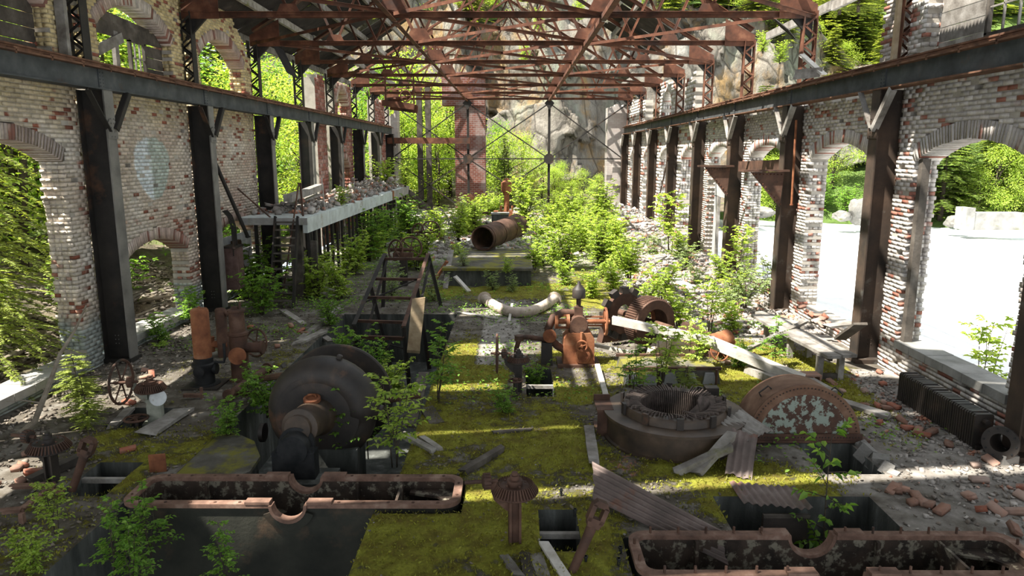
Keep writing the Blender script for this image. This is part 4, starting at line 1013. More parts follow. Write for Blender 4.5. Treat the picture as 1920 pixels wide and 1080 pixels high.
m = MB(); m.lathe([(.0, 0), (.12, 0), (.12, .06), (0, .06)], 14, (.84, 0, zc_ - .05), RX); m.build('side_flange', 'iron_dark', r, smooth=True)
m = MB(); m.lathe([(.0, 0), (.14, 0), (.14, .06), (0, .06)], 14, (-.86, 0, zc_ - .35), eul(0, -90, 0)); m.build('side_flange', 'iron_dark', r, smooth=True)
lathe_part('flywheel_disc', [(.0, -.03), (.84, -.03), (.86, -.01), (.86, .03), (.84, .05), (0, .05)], 'iron_dark', r, (.02, .95, zc_ - .12), RY, 48)
m = MB(); m.tube((.02, .2, zc_), (.02, 1.6, zc_), .12, n=14); m.build('shaft', 'iron_dark', r, smooth=True)
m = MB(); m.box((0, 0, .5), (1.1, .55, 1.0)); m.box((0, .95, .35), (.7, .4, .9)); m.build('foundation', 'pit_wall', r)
m = MB(); m.tube((.85, .7, zc_ - .1), (1.35, .72, zc_ - .02), .045, n=10); m.build('pipe_stub', 'rust_brown', r, smooth=True)
m = MB(); m.tube(G(480, 712, .25) - r.location, Vector((-.55, .1, zc_ + .5)), .05, n=8); m.build('feed_pipe', 'rust_brown', r, smooth=True)
# --- bevel gear stands
def bevel_stand(label, loc, rz_, h, rad, mat, teeth=44, arm=1):
    s = thing('gear_stand', label, 'gear stand', loc, (0, 0, R(rz_)))
    m = MB(); m.box((0, 0, h / 2 - .1), (.1, .03, h + .1)).box((-.05, 0, h / 2 - .1), (.025, .11, h + .1)).box((.05, 0, h / 2 - .1), (.025, .11, h + .1)); m.build('column', mat, s)
    m = MB(); m.prism([(.04, h - .06), (.04, h - .34), (-.1, h - .26), (-.22, h - .14), (-.26, h + .03), (-.2, h + .05), (-.16, h - .04)], .035, RY); m.build('arm', mat, s)
    prof = [(.02, -.03), (rad * .62, -.03), (rad * .95, -.09), (rad, -.08), (rad * .7, .02), (rad * .62, .0), (.08, .0), (.08, .06), (.05, .065), (.05, .11), (.03, .11), (.03, .14), (0, .14)]
    g = lathe_part('bevel_gear', prof, mat if mat != 'paint_green' else 'rust_brown', s, (0, 0, h), None, 32)
    m = MB()
    for i in range(teeth):
        a = 2 * PI * i / teeth; m.box((rad * .87 * math.cos(a), rad * .87 * math.sin(a), h - .026), (rad * .44, .012, .03), Matrix.Rotation(a, 3, 'Z') @ Matrix.Rotation(math.atan2(.1, rad * .3), 3, 'Y'))
    m.build('teeth', 'rust_brown', g, kind='stuff')
    m = MB()
    for i in range(5):
        a = 2 * PI * i / 5; m.lathe([(.012, 0), (.012, .014), (0, .015)], 6, (rad * .48 * math.cos(a), rad * .48 * math.sin(a), h + .02))
    m.build('bolts', 'rust_brown', g, kind='stuff')
    p = lathe_part('pinion', [(.0, -.05), (.05, -.05), (.085, -.03), (.065, .04), (0, .04)], mat if mat != 'paint_green' else 'rust_brown', s, (-rad - .05, 0, h + .06), RX, 18)
    m = MB()
    for i in range(14):
        a = 2 * PI * i / 14; m.box(Vector((-rad - .05, 0, h + .06)) + RX @ Vector((.075 * math.cos(a), .075 * math.sin(a), 0)), (.018, .018, .07), RX @ Matrix.Rotation(a, 3, 'Z'))
    m.build('pinion_teeth', 'rust_brown', p, kind='stuff')
    m = MB(); m.tube((-rad - .28, 0, h + .06), (-rad + .06, 0, h + .06), .022, n=8); m.build('shaft', 'rust_brown', s, smooth=True)
    m = MB(); m.box((0, 0, -.02), (.26, .24, .04)); m.build('foot', mat, s)
    return s
bevel_stand('rusty pedestal with a toothed gear wheel in the middle of the near mossy slab', G(965, 1020), 8, .66, .235, 'rust_brown')
bevel_stand('dark pedestal with a toothed gear wheel in the lower left beside a square pit', G(100, 905), -12, .52, .24, 'iron_dark', 40)
s = bevel_stand('pedestal with a gear wheel and a tall handwheel seen edge-on', G(972, 735), 0, .62, .19, 'iron_dark')
wheel(s, (-.36, 0, .68), RX, .32, 'rust_brown'); wheel(s, (-.05, -.35, .32), Matrix.Identity(3), .11, 'rust_brown', 5, .014, 'small_wheel')
m = MB(); m.tube((-.05, -.35, -.3), (-.05, -.35, .32), .04, n=10); m.build('small_stem', 'iron_dark', s, smooth=True)
s = bevel_stand('pale green valve stand with white dial and a spoked wheel', G(288, 790), 12, .58, .22, 'paint_green')
wheel(s, (-.42, .1, .62), eul(0, 90, -12), .33, 'rust_brown', 6, .02)
m = MB(); m.lathe([(0, -.02), (.12, -.02), (.12, .02), (0, .02)], 24, (.12, -.1, .4), eul(80, 0, 35)); m.build('dial', 'dial_white', s, smooth=True)
m = MB(); m.box((.04, 0, .12), (.2, .16, .5)); m.build('case', 'paint_green', s)
s = thing('floor_wheel', 'small horizontal handwheel on a stem in the pit before the green stand', 'handwheel', G(257, 800) + Vector((0, 0, -.65)))
wheel(s, (0, 0, .78), Matrix.Identity(3), .16, 'rust_brown', 5, .018); m = MB(); m.tube((0, 0, 0), (0, 0, .78), .03, n=8); m.build('stem', 'iron_dark', s, smooth=True)
# --- slanting slotted levers
def lever(label, base, top, mat):
    b, t = Vector(base), Vector(top); s = thing('slotted_lever', label, 'lever', b); d = t - b; L = d.length; f_ = frame(d, (0, 1, 0))
    m = MB(); m.path([(0, 0, 0), d * .5, d * .7], [.045, .05, .055], 10); m.build('rod', mat, s, smooth=True)
    m = MB(); c = d * .68
    out = [(-.06, 0), (.06, 0), (.085, .06), (.085, L * .3), (.05, L * .36), (-.05, L * .36), (-.085, L * .3), (-.085, .06)]
    for side in (-1, 1): m.prism([(side * .04, .05), (side * .085, .05), (side * .085, L * .3), (side * .04, L * .3)][::side], .1, Matrix((f_.col[0], f_.col[2], -f_.col[1])).transposed(), c)
    m.prism([(-.085, L * .28), (.085, L * .28), (.05, L * .36), (-.05, L * .36)], .1, Matrix((f_.col[0], f_.col[2], -f_.col[1])).transposed(), c)
    m.prism([(-.06, 0), (.06, 0), (.085, .09), (-.085, .09)], .1, Matrix((f_.col[0], f_.col[2], -f_.col[1])).transposed(), c); m.build('fork_head', mat, s)
b_ = G(1072, 1075); lever('slanting rusty lever with a slotted head before the near hatch', b_, AY(1128, 945, b_.y + .1), 'rust_brown')
b_ = G(135, 920); lever('brown slanting lever with a slotted head beside the dark gear stand', b_, AY(168, 825, b_.y + .1), 'rust_brown')
# --- upright cylinders
s = thing('pressure_cylinder', 'tall orange rusty cylinder on a black cast base by the left wall', 'cylinder', G(385, 722))
lathe_part('drum', [(.15, .5), (.15, 1.33), (.13, 1.37), (.02, 1.39), (.02, 1.41), (0, 1.41)], 'rust_orange', s)
lathe_part('valve_body', [(.26, 0), (.26, .04), (.17, .05), (.17, .32), (.2, .36), (.2, .4), (.165, .42), (.165, .5), (.15, .51)], 'iron_black', s)
for a in (0, 90, 180):
    m = MB(); d = eul(0, 0, a) @ Vector((0, -1, 0)); m.lathe([(.07, .13), (.07, .19), (.095, .19), (.095, .23), (.04, .235), (0, .235)], 14, (0, 0, .3), frame(d)); m.build('port', 'iron_black', s, smooth=True)
m = MB(); m.path([(.2, 0, .42), (.36, 0, .42), (.38, 0, .5), (.38, 0, .75)], .025, 8); m.build('side_pipe', 'iron_black', s, smooth=True)
m = MB(); m.box((.02, 0, .015), (.62, .6, .03)); m.build('base_plate', 'iron_dark', s)
s = thing('valve_cylinder', 'dark rusty two-step cylinder with a round blank flange', 'cylinder', G(452, 712))
lathe_part('barrel', [(.2, 0), (.2, .03), (.155, .04), (.155, .82), (.18, .84), (.18, .88), (.14, .9), (.13, 1.25), (.155, 1.26), (.155, 1.29), (.06, 1.3), (0, 1.3)], 'rust_brown', s)
lathe_part('blank_flange', [(.0, 0), (.15, 0), (.15, .04), (.05, .05), (0, .05)], 'rust_orange', s, (.05, -.2, .5), eul(80, 0, 10), 22)
lathe_part('side_branch', [(.09, -.1), (.09, .3), (.12, .3), (.12, .34), (0, .34)], 'rust_brown', s, (.1, 0, .6), RX, 16)
m = MB(); m.box((-.02, 0, 1.32), (.1, .05, .06)).tube((.05, .02, 1.28), (.07, .02, 1.42), .02, n=6); m.build('top_fitting', 'rust_brown', s)
s = thing('standpipe', 'slim rusty standpipe with an elbow behind the two cylinders', 'pipe', G(420, 668))
lathe_part('tube', [(.11, 0), (.11, .95), (.09, .98), (0, 1.0)], 'rust_brown', s, n=18)
m = MB(); m.path([(0, 0, .88), (.1, -.02, .92), (.17, -.03, .86)], .045, 8); m.build('spout', 'rust_brown', s, smooth=True)
m = MB(); m.tube((-.25, 0, .25), (.1, 0, .25), .07, n=12).tube((-.25, 0, .1), (-.25, 0, .4), .08, n=12); m.build('tee', 'rust_orange', s, smooth=True)
s = thing('spoked_wheel', 'rusty spoked wheel leaning behind the two-step cylinder', 'handwheel', G(482, 668))
wheel(s, (0, 0, .28), eul(78, 0, -25), .27, 'rust_brown', 5, .022); m = MB(); m.tube((0, 0, .28), (-.1, .3, .2), .03, n=8); m.build('axle', 'rust_brown', s, smooth=True)
def pipe(label, pts, r_, mat, name='pipe', flange=True):
    pts = [Vector(p) for p in pts]; s = thing(name, label, 'pipe', pts[0]); q = [p - pts[0] for p in pts]
    m = MB(); m.path(q, r_, 12); m.build('tube', mat, s, smooth=True)
    if flange:
        for a, b in ((q[0], q[1]), (q[-1], q[-2])):
            m = MB(); m.lathe([(r_ * .9, 0), (r_ * 1.5, 0), (r_ * 1.5, .035), (r_ * .9, .035)], 14, a, frame(b - a), close=True); m.build('flange', mat, s, smooth=True)
pipe('fallen rusty pipe with flanged ends at the left pit edge', [G(428, 742, .12), G(470, 712, .14), G(502, 690, .16)], .07, 'rust_brown')
pipe('thin rusty pipe lying across the edge of the left pit', [G(436, 735, .2), G(500, 742, .0), G(545, 800, -.3)], .045, 'rust_brown')
# --- generator stator ring lying on the floor
s = thing('stator_ring', 'flat round generator stator with a ragged winding, lying on the floor', 'stator', (2.28, 9.72, 0))
lathe_part('frame_ring', [(.8, 0), (.99, 0), (.99, .03), (.95, .04), (.95, .34), (1.0, .35), (1.0, .39), (.74, .39), (.74, .35), (.8, .34)], 'stator_brown', s, n=56, close=True)
lathe_part('core', [(.52, .05), (.74, .05), (.74, .46), (.71, .5), (.55, .5), (.52, .46)], 'stator_brown', s, n=56, close=True)
for i in range(10):
    m = MB(); a = 2 * PI * i / 10 + .2; m.box((.76 * math.cos(a), .76 * math.sin(a), .45), (.035, .09, .2), Matrix.Rotation(a, 3, 'Z')); m.build('clamp', 'iron_dark', s)
m = MB(); rr_ = random.Random(8)
for i in range(100):
    a = 2 * PI * i / 100; k = rr_.uniform(.62, .72); c_, s_ = math.cos(a), math.sin(a); b2 = a + rr_.uniform(.02, .09)
    m.bar((.5 * c_, .5 * s_, .03), (.5 * c_, .5 * s_, .5), .014, .05, (c_, s_, 0))
    m.bar((.5 * c_, .5 * s_, .5), (k * math.cos(b2), k * math.sin(b2), .525 + rr_.uniform(-.01, .03)), .016, .035)
m.build('winding', 'coil', s, kind='stuff')
for i in range(3):
    a = rr_.uniform(0, 6.28); m = MB(); V = [((.3 + .1 * j) * math.cos(a + rr_.uniform(-.3, .3)), (.3 + .1 * j) * math.sin(a + rr_.uniform(-.3, .3)), .3 + .08 * j + rr_.uniform(-.05, .1)) for j in range(4)]
    m.prism([(-.12, -.2), (.1, -.22), (.14, .12), (0, .2), (-.1, .15)], .02, eul(rr_.uniform(20, 70), 0, rr_.uniform(0, 360)), (.42 * math.cos(a), .42 * math.sin(a), .46)); m.build('torn_sheet', 'coil', s)
for sx, yy in ((-1, .35),):
    m = MB(); m.box((-.98, .25, .015), (.24, .5, .03)).box((-.98, .25, .38), (.24, .5, .03)).box((-.98, .02, .2), (.22, .03, .36)).box((-.98, .45, .42), (.24, .03, .1)).box((-.88, .25, .2), (.03, .46, .36)); m.build('mounting_foot', 'rust_brown', s)
m = MB(); m.box((.72, .72, .4), (.2, .16, .2)); m.build('lug', 'iron_dark', s)
# --- half-round cover
s = thing('half_round_cover', 'half-round riveted steel cover with peeling green and brown end plate', 'cover', (4.07, 9.5, .04), (R(-4), 0, 0))
Rc = .79
m = MB(); m.lathe([(Rc, 0), (Rc, .62), (Rc - .015, .62), (Rc - .015, 0)], 32, (0, .62, 0), RY, 0, PI, close=True); m.build('drum', 'cover_rust', s, smooth=True)
m = MB(); m.prism([((Rc - .14) * math.cos(t), (Rc - .14) * math.sin(t)) for t in np.linspace(0, PI, 30)], .02, RY, (0, .02, .0)); m.build('end_plate', 'peeling_paint', s)
m = MB(); m.lathe([(Rc - .15, 0), (Rc + .0, 0), (Rc, .03), (Rc - .15, .012)], 32, (0, .02, 0), RY, 0, PI, close=True); m.build('end_ring', 'cover_rust', s, smooth=True)
m = MB(); m.prism([((Rc - .02) * math.cos(t), (Rc - .02) * math.sin(t)) for t in np.linspace(0, PI, 30)], .02, RY, (0, .6, .0)); m.build('back_plate', 'rust_brown', s)
m = MB(); m.box((0, .3, -.0), (2 * Rc + .2, .8, .035)).box((0, -.06, .05), (2 * Rc, .02, .1)); m.build('base_flange', 'rust_brown', s)
m = MB()
for t in np.linspace(.03, PI - .03, 46): m.lathe([(.011, 0), (.008, .009), (0, .011)], 6, ((Rc - .05) * math.cos(t), -.012, (Rc - .05) * math.sin(t)), RY)
for x in np.linspace(-Rc + .05, Rc - .05, 36): m.lathe([(.011, 0), (.008, .009), (0, .011)], 6, (x, -.07, .05), RY)
m.build('rivets', 'iron_dark', s, kind='stuff')
for a in (128, 50):
    d = Vector((math.cos(R(a)), 0, math.sin(R(a)))); tg = Vector((-d.z, 0, d.x)); o_ = d * Rc + Vector((0, .2, 0))
    m = MB(); m.path([o_ + tg * -.09, o_ + tg * -.08 + d * .06, o_ + tg * .08 + d * .06, o_ + tg * .09], .012, 6); m.build('handle', 'iron_dark', s, smooth=True)
# --- governor
gl = G(1083, 682)
s = thing('governor', 'rusty orange turbine governor with a domed top in the sunlight', 'governor', gl)
m = MB(); prof = [(-.33, 0), (.36, 0), (.3, .08), (.29, .55), (.22, .66), (-.2, .66), (-.28, .55), (-.29, .08)]
m.prism(prof, .42, RY); m.build('body', 'rust_orange', s)
m = MB(); m.box((0, 0, .03), (.8, .6, .06)); m.build('base', 'rust_brown', s)
lathe_part('cover_ring', [(.0, 0), (.15, 0), (.15, .04), (.1, .05), (.1, .03), (0, .03)], 'rust_orange', s, (.07, -.21, .22), RY, 20)
w_ = wheel(s, (.05, -.25, .42), RY, .1, 'rust_orange', 4, .02, 'valve_wheel', .03)
m = MB(); m.tube((.05, -.22, .3), (.05, -.22, .68), .03, n=8); m.build('valve_stem', 'rust_orange', s, smooth=True)
m = MB(); m.box((0, 0, .76), (.34, .34, .22)); m.lathe([(.13, -.2), (.16, -.2), (.16, .2), (.13, .2)], 18, (0, 0, .82), RY); m.build('valve_chest', 'rust_brown', s, smooth=True)
m = MB(); m.tube((-.45, 0, .84), (.6, 0, .84), .05, n=10); m.build('cross_shaft', 'rust_orange', s, smooth=True)
for x in (-.42, -.2): lathe_part('collar', [(.05, -.03), (.14, -.03), (.14, .03), (.05, .03)], 'rust_orange', s, (x, 0, .84), RX, 18)
m = MB(); m.box((-.31, 0, .96), (.22, .04, .04)).box((-.31, 0, .72), (.22, .04, .04)).box((.3, 0, .93), (.34, .04, .03)).box((.3, 0, .76), (.34, .04, .03)); m.build('yoke', 'rust_orange', s)
wheel(s, (.52, 0, .84), RX, .25, 'rust_orange', 6, .026)
m = MB(); m.box((0, 0, 1.0), (.16, .14, .26)).tube((0, 0, 1.1), (0, 0, 1.34), .045, n=10); m.build('stem', 'rust_brown', s)
lathe_part('dome', [(.0, 1.3), (.12, 1.3), (.125, 1.32), (.125, 1.46), (.11, 1.48), (.04, 1.56), (.025, 1.62), (0, 1.63)], 'iron_dark', s, n=24)
m = MB(); m.path([(-.05, .1, .98), (-.3, .05, 1.0), (-.48, 0, .92), (-.58, -.02, .7), (-.58, -.02, .55), (-.4, 0, .36), (-.2, 0, .25)], .075, 12); m.build('bent_pipe', 'rust_brown', s, smooth=True)
lathe_part('elbow_flange', [(.0, -.06), (.1, -.06), (.13, -.02), (.13, .03), (0, .05)], 'rust_orange', s, (-.55, -.1, .58), RY, 16)
m = MB(); m.box((-.6, .0, .22), (.22, .24, .44), None, .9); m.build('side_block', 'iron_dark', s)
m = MB(); m.path([(-.6, 0, .48), (-1.0, .05, .52), (-1.12, .05, .5), (-1.18, .05, .3), (-1.2, .05, .0)], .05, 10); m.build('outlet_pipe', 'rust_brown', s, smooth=True)
lathe_part('outlet_joint', [(.05, -.05), (.09, -.05), (.09, .05), (.05, .05)], 'rust_brown', s, (-1.13, .05, .5), None, 14)
# --- exciter with toothed drum on its bed
s = thing('exciter', 'broken exciter with a ribbed drum and spiked wheel behind the governor', 'exciter', (2.75, 14.2, 0), (0, 0, R(28)))
lathe_part('ribbed_drum', [(.3, -.2), (.48, -.2), (.5, -.17), (.5, .17), (.48, .2), (.3, .2)], 'rust_brown', s, (0, 0, .62), RY, 40, close=True)
m = MB()
for i in range(64):
    a = 2 * PI * i / 64; m.box(Vector((0, 0, .62)) + RY @ Vector((.505 * math.cos(a), .505 * math.sin(a), 0)), (.03, .022, .34), RY @ Matrix.Rotation(a, 3, 'Z'))
m.build('rib', 'rust_brown', s, kind='stuff')
lathe_part('inner_ring', [(.24, -.24), (.34, -.24), (.34, -.18), (.24, -.18)], 'rust_orange', s, (0, 0, .62), RY, 30, close=True)
m = MB(); m.tube((0, -.75, .62), (0, 1.1, .62), .07, n=12); m.build('shaft', 'rust_brown', s, smooth=True)
lathe_part('rear_wheel', [(.2, -.06), (.45, -.06), (.45, .06), (.2, .06)], 'rust_brown', s, (-.1, .75, .66), RY, 32, close=True)
for i in range(12):
    a = 2 * PI * i / 12; m = MB(); m.box(Vector((-.1, .75, .66)) + RY @ Vector((.5 * math.cos(a), .5 * math.sin(a), 0)), (.14, .16, .14), RY @ Matrix.Rotation(a, 3, 'Z')); m.build('pole_block', 'iron_dark', s)
m = MB(); m.prism([(-.5, 0), (.5, 0), (.42, .25), (.2, .4), (-.2, .4), (-.42, .25)], .2, RY, (0, -.6, 0)); m.build('bearing_pedestal', 'insulation', s)
m = MB(); m.prism([(-.5, 0), (.5, 0), (.4, .35), (-.4, .35)], .2, RY, (0, 1.05, 0)); m.build('bearing_pedestal', 'rust_brown', s)
m = MB(); m.box((.7, -.5, .3), (.5, .5, .5), eul(20, 12, 30)); m.build('broken_casting', 'rust_brown', s)
s = thing('machine_bed', 'pale concrete machine bed with rusty rails in front of the exciter', 'foundation', (2.75, 12.45, 0))
m = MB(); m.box((0, 0, .14), (1.7, .95, .28), None, .95); m.build('bed', 'concrete_moss', s)
for y in (-.42, .42):
    m = MB(); m.box((0, y, .3), (1.72, .07, .05)); m.build('rail', 'rust_brown', s)
for i in range(5):
    m = MB(); m.prism([(-.13, 0), (.13, 0), (.06, .22), (-.09, .22)], .03, eul(90, 0, 0) , (-.7 + .34 * i, -.485, .02)); m.build('front_plate', 'board_pale', s)
for i in range(4):
    m = MB(); m.tube((-.75 + .5 * i, -.55, 0), (-.75 + .5 * i, -.55, .32), .022, n=6); m.build('anchor_bolt', 'rust_brown', s)
# --- drum behind, at the plank heap
s = thing('rusty_drum', 'small orange rusty drum among the fallen beams', 'drum', G(1350, 668, 0))
lathe_part('barrel', [(.0, -.2), (.2, -.2), (.21, -.18), (.2, -.05), (.21, 0), (.2, .05), (.21, .18), (.2, .2), (0, .2)], 'rust_orange', s, (0, 0, .3), eul(0, 80, 20), 22)
m = MB(); m.box((0, 0, .06), (.5, .3, .12)); m.build('cradle', 'rust_brown', s)
wheel(s, (-.1, -.3, .2), eul(70, 0, 20), .2, 'rust_orange', 5)
# --- radiator under the right window and flanged pipe end
s = thing('radiator', 'long cast iron radiator of upright fins under the right window', 'radiator', (6.42, 9.2, 0))
m = MB(); m.prism([(-.13, 0), (.13, 0), (.13, .44), (.11, .47), (-.11, .47), (-.13, .44)], .034, eul(90, 0, 0)); fm = bpy.data.meshes.new('fin'); fm.from_pydata(m.v, [], m.f); fm.materials.append(M['wood_dark'] if False else M['iron_dark'])
for i in range(38): inst('fin', fm, s, (0, .1 + i * .052, .03), (0, 0, R(random.uniform(-1.5, 1.5))), (1, 1, random.uniform(.97, 1.01)))
m = MB(); m.tube((0, 0, .4), (0, 2.1, .4), .04, n=8).tube((0, 0, .1), (0, 2.1, .1), .04, n=8); m.build('header_pipe', 'iron_dark', s, smooth=True)
for y in (.05, 2.08):
    m = MB(); m.box((0, y, .03), (.2, .05, .06)); m.build('foot', 'iron_dark', s)
s = thing('flanged_pipe_end', 'short wide pipe with a bolted flange at the right wall foot', 'pipe', (6.42, 8.85, .0))
q = frame(Vector((-.75, -.6, .12)))
lathe_part('flange', [(.12, -.02), (.22, -.02), (.22, .02), (.12, .02)], 'iron_dark', s, (-.05, 0, .27), q, 30, close=True)
lathe_part('bore', [(.12, .0), (.15, .0), (.15, -.4), (.12, -.4)], 'iron_dark', s, (-.05, 0, .27), q, 24, close=True)
m = MB()
for i in range(10):
    a = 2 * PI * i / 10; m.lathe([(.014, 0), (.014, .012), (0, .013)], 6, Vector((-.05, 0, .27)) + q @ Vector((.185 * math.cos(a), .185 * math.sin(a), .02)), q)
m.build('bolts', 'iron_black', s, kind='stuff'); m = MB(); m.box((.05, .05, .06), (.2, .3, .12)); m.build('support', 'concrete', s)
# --- workbench at the right wall
a_, b_ = G(1432, 590, .52), G(1600, 668, .52)
s = thing('workbench', 'collapsing grey workbench strewn with rubble at the right wall', 'bench', (a_.x, b_.y, 0))
Lb = a_.y - b_.y; wy = b_.x - a_.x
for i, (x0, sg) in enumerate(((0, 0), (.27, .02))):
    m = MB(); m.bar((x0 + .12, 0, .5 + sg), (x0 - .05, Lb * .55, .49), .26, .055, (0, 0, 1)); m.build('top_plank', 'wood_grey', s)
    m = MB(); m.bar((x0 - .03, Lb * .55, .47), (x0 - .15, Lb, .5), .26, .055, (0, 0, 1)); m.build('top_plank', 'wood_grey', s)
for y in (.25, Lb * .5, Lb - .3):
    for x in (-.02, .35):
        m = MB(); m.box((x, y, .23), (.1, .1, .46)); m.build('leg', 'wood_grey', s)
m = MB(); m.box((.15, .25, .08), (.5, .08, .1)); m.build('rail', 'wood_dark', s)
m = MB(); m.bar((.2, .3, .4), (.05, Lb - .3, .42), .06, .12); m.build('apron', 'wood_dark', s)
# --- far machines
s = thing('valve_pump', 'rusty orange upright pump with a capped stem before the end frame', 'pump', G(950, 432))
lathe_part('stem', [(.14, .9), (.14, 1.9), (.2, 1.92), (.2, 2.0), (.28, 2.05), (.28, 2.5), (.2, 2.55), (.12, 2.7), (0, 2.72)], 'rust_orange', s, n=16)
for x in (-.55, -.2, .2): 
    m = MB(); m.box((x, -.1, .55), (.24, .5, 1.0)); m.build('cylinder_block', 'rust_orange', s)
m = MB(); m.box((.6, 0, .5), (1.0, .5, .5)).box((0, 0, .08), (2.2, 1, .16)); m.build('bed', 'rust_brown', s)
for x in (-.3, .0, .3): 
    m = MB(); m.tube((x, -.2, 1.0), (x, -.2, 1.3), .06, n=8); m.build('stud', 'rust_orange', s)
s = thing('small_valve', 'small rusty valve post left of the upright pump', 'valve', G(882, 428))
lathe_part('post', [(.2, 0), (.2, .1), (.08, .15), (.08, 1.4), (.2, 1.45), (.22, 1.7), (.05, 1.85), (0, 1.85)], 'rust_orange', s, n=14)
m = MB(); m.tube((-.1, 0, .8), (1.0, 0, .85), .05, n=8); m.build('arm', 'rust_brown', s, smooth=True)
s = thing('concrete_post', 'square dark concrete post behind the big pipe', 'post', G(938, 445, .3)); m = MB(); m.box((0, 0, .4), (.75, .6, 1.3)); m.build('shaft', 'pit_wall', s); m = MB(); m.box((0, 0, 1.07), (.8, .65, .06)); m.build('cap', 'concrete', s)
s = thing('concrete_post', 'thin concrete post right of the square dark post', 'post', G(960, 450, .3)); m = MB(); m.box((0, 0, .3), (.35, .4, 1.0)); m.build('shaft', 'concrete', s); m = MB(); m.box((0, 0, .83), (.55, .5, .1)); m.build('cap', 'concrete', s)
# big rusty pipe on the raised slab
s = thing('raised_slab', 'raised mossy concrete slab with a dark front wall', 'slab', (-.8, 23.6, 0))
m = MB(); m.b2((-1.35, -2.2, 0), (1.3, 2.2, .5)); m.build('block', 'pit_wall', s); m = MB(); m.b2((-1.4, -2.28, .5), (1.35, 2.2, .58)); m.build('capping', 'concrete_moss', s)
a_, b_ = AY(905, 476, 25.2), AY(972, 452, 28.6)
s = thing('large_pipe', 'large rusty riveted pipe lying with its dark mouth towards the camera', 'pipe', (a_.x, a_.y, .58)); d = b_ - a_; d.z = .15
q = frame(d)
lathe_part('shell', [(.4, 0), (.44, 0), (.44, d.length), (.4, d.length)], 'rust_brown', s, (0, 0, .44), q, 28, close=True)
for t in (.05, .35, .65, .95): lathe_part('joint_band', [(.44, -.05), (.46, -.05), (.46, .05), (.44, .05)], 'rust_brown', s, Vector((0, 0, .44)) + d * t, q, 28, close=True)
m = MB(); m.box((0, .4, .04), (.9, .2, .1)); m.build('saddle', 'wood_dark', s)
# curved lagged pipe
pts = [G(908 + 132 * t, 573 + 26 * (1 - (2 * t - 1) ** 2) - 13, .12) for t in np.linspace(0, 1, 12)]
pipe('curved pale lagged pipe lying on the mossy floor', pts, .13, 'insulation', 'bent_pipe')
# --- inclined steel frame
s = thing('inclined_frame', 'inclined rusty steel frame like a wide ladder on legs', 'frame', (-2.9, 15.2, 0))
A0, A1 = AY(664, 612, 15.2) - s.location, AY(722, 478, 18.4) - s.location; B0, B1 = AY(757, 615, 15.2) - s.location, AY(803, 478, 18.4) - s.location
for p, q in ((A0, A1), (B0, B1)):
    m = MB(); m.angle(p, q, .09, .016); m.build('rail', 'steel' if p is A0 else 'rust_brown', s)
for t in (.06, .36, .62, .93):
    m = MB(); m.angle(A0.lerp(A1, t), B0.lerp(B1, t), .07, .014); m.build('rung', 'rust_brown', s)
off = Vector((.12, .5, -.45))
for p, q in ((A0, A1), (B0, B1)):
    m = MB(); m.angle(p + off, q + off * .3, .06, .014); m.build('lower_rail', 'steel', s)
for p, q in ((A0, Vector((A0.x + .1, A0.y, -1.2))), (B0, Vector((B0.x + .1, B0.y, -1.2))), (A1, Vector((A1.x - .1, A1.y, 0))), (B1, Vector((B1.x + .3, B1.y + .1, 0))), (A0.lerp(A1, .5), Vector((A0.x + .5, 1.6, -1.2))), (B0.lerp(B1, .5), Vector((B0.x + .35, 1.6, -1.2)))):
    m = MB(); m.angle(p, q, .08, .014, (0, 1, 0)); m.build('leg', 'steel', s)
m = MB(); m.angle(A0 + Vector((0, 0, -.25)), B0 + Vector((0, 0, -.25)), .09, .016); m.build('front_bar', 'rust_brown', s)
for p, q in ((A0 + Vector((0, 0, -.2)), B0 + Vector((0, .4, -.6))), (A0.lerp(A1, .3), B0.lerp(B1, .65))):
    m = MB(); m.bar(p, q, .03, .03); m.build('cross_rod', 'steel', s)
def twin_wheels(label, loc, h, d_):
    s = thing('wheel_stand', label, 'wheel stand', loc)
    m = MB(); m.box((0, 0, h / 2 - .1), (.22, .2, h - .2)); m.build('pedestal', 'steel', s)
    m = MB(); m.box((0, 0, h - .15), (.6, .3, .12)).tube((-.4, .05, h), (.3, -.05, h), .05, n=8); m.build('bearing', 'rust_brown', s)
    wheel(s, (-.22, -.1, h), eul(80, 0, -40), .31, 'rust_brown', 6, .028); wheel(s, (.22, .1, h + .04), eul(80, 0, 12), .33, 'rust_brown', 6, .028)
p_ = G(758, 535); twin_wheels('stand with two rusty spoked wheels behind the inclined frame', p_, AY(752, 468, p_.y).z, 1)
p_ = G(797, 498); twin_wheels('farther stand with two thin rusty wheels under the gallery end', p_, AY(795, 440, p_.y).z + .1, 1)
# --- corrugated sheets on the floor
def floor_sheet(label, p00, p10, p01, bend=.1, mat='sheet', amp=.014, pitch=.085, ragged=.05, taper=1.):
    # p00 -> p10 across the ridges, p00 -> p01 along them
    p00, p10, p01 = Vector(p00), Vector(p10), Vector(p01); u = p10 - p00; v = p01 - p00; W_, L_ = u.length, v.length
    n = u.cross(v).normalized(); n = -n if n.z < 0 else n
    V, F = corrugated(W_, L_, amp=amp, pitch=pitch, bend=bend, ragged=ragged); c = (u + v) / 2; W3 = []
    for th in (0, -.006):
        for x, y, z in V:
            t = y / L_ + .5; q = (x / W_ + .5); q = .5 + (q - .5) * (1 + (taper - 1) * t)
            W3.append(u * q + v * t + n * (z + th) - c)
    k = len(V); me = npmesh('corrugated_sheet', W3, F + [tuple(i + k for i in f[::-1]) for f in F]); me.materials.append(M[mat])
    o = bpy.data.objects.new('corrugated_sheet', me); C.objects.link(o); o.location = p00 + c
    tag(o, label, 'metal sheet', 'fallen corrugated sheets')
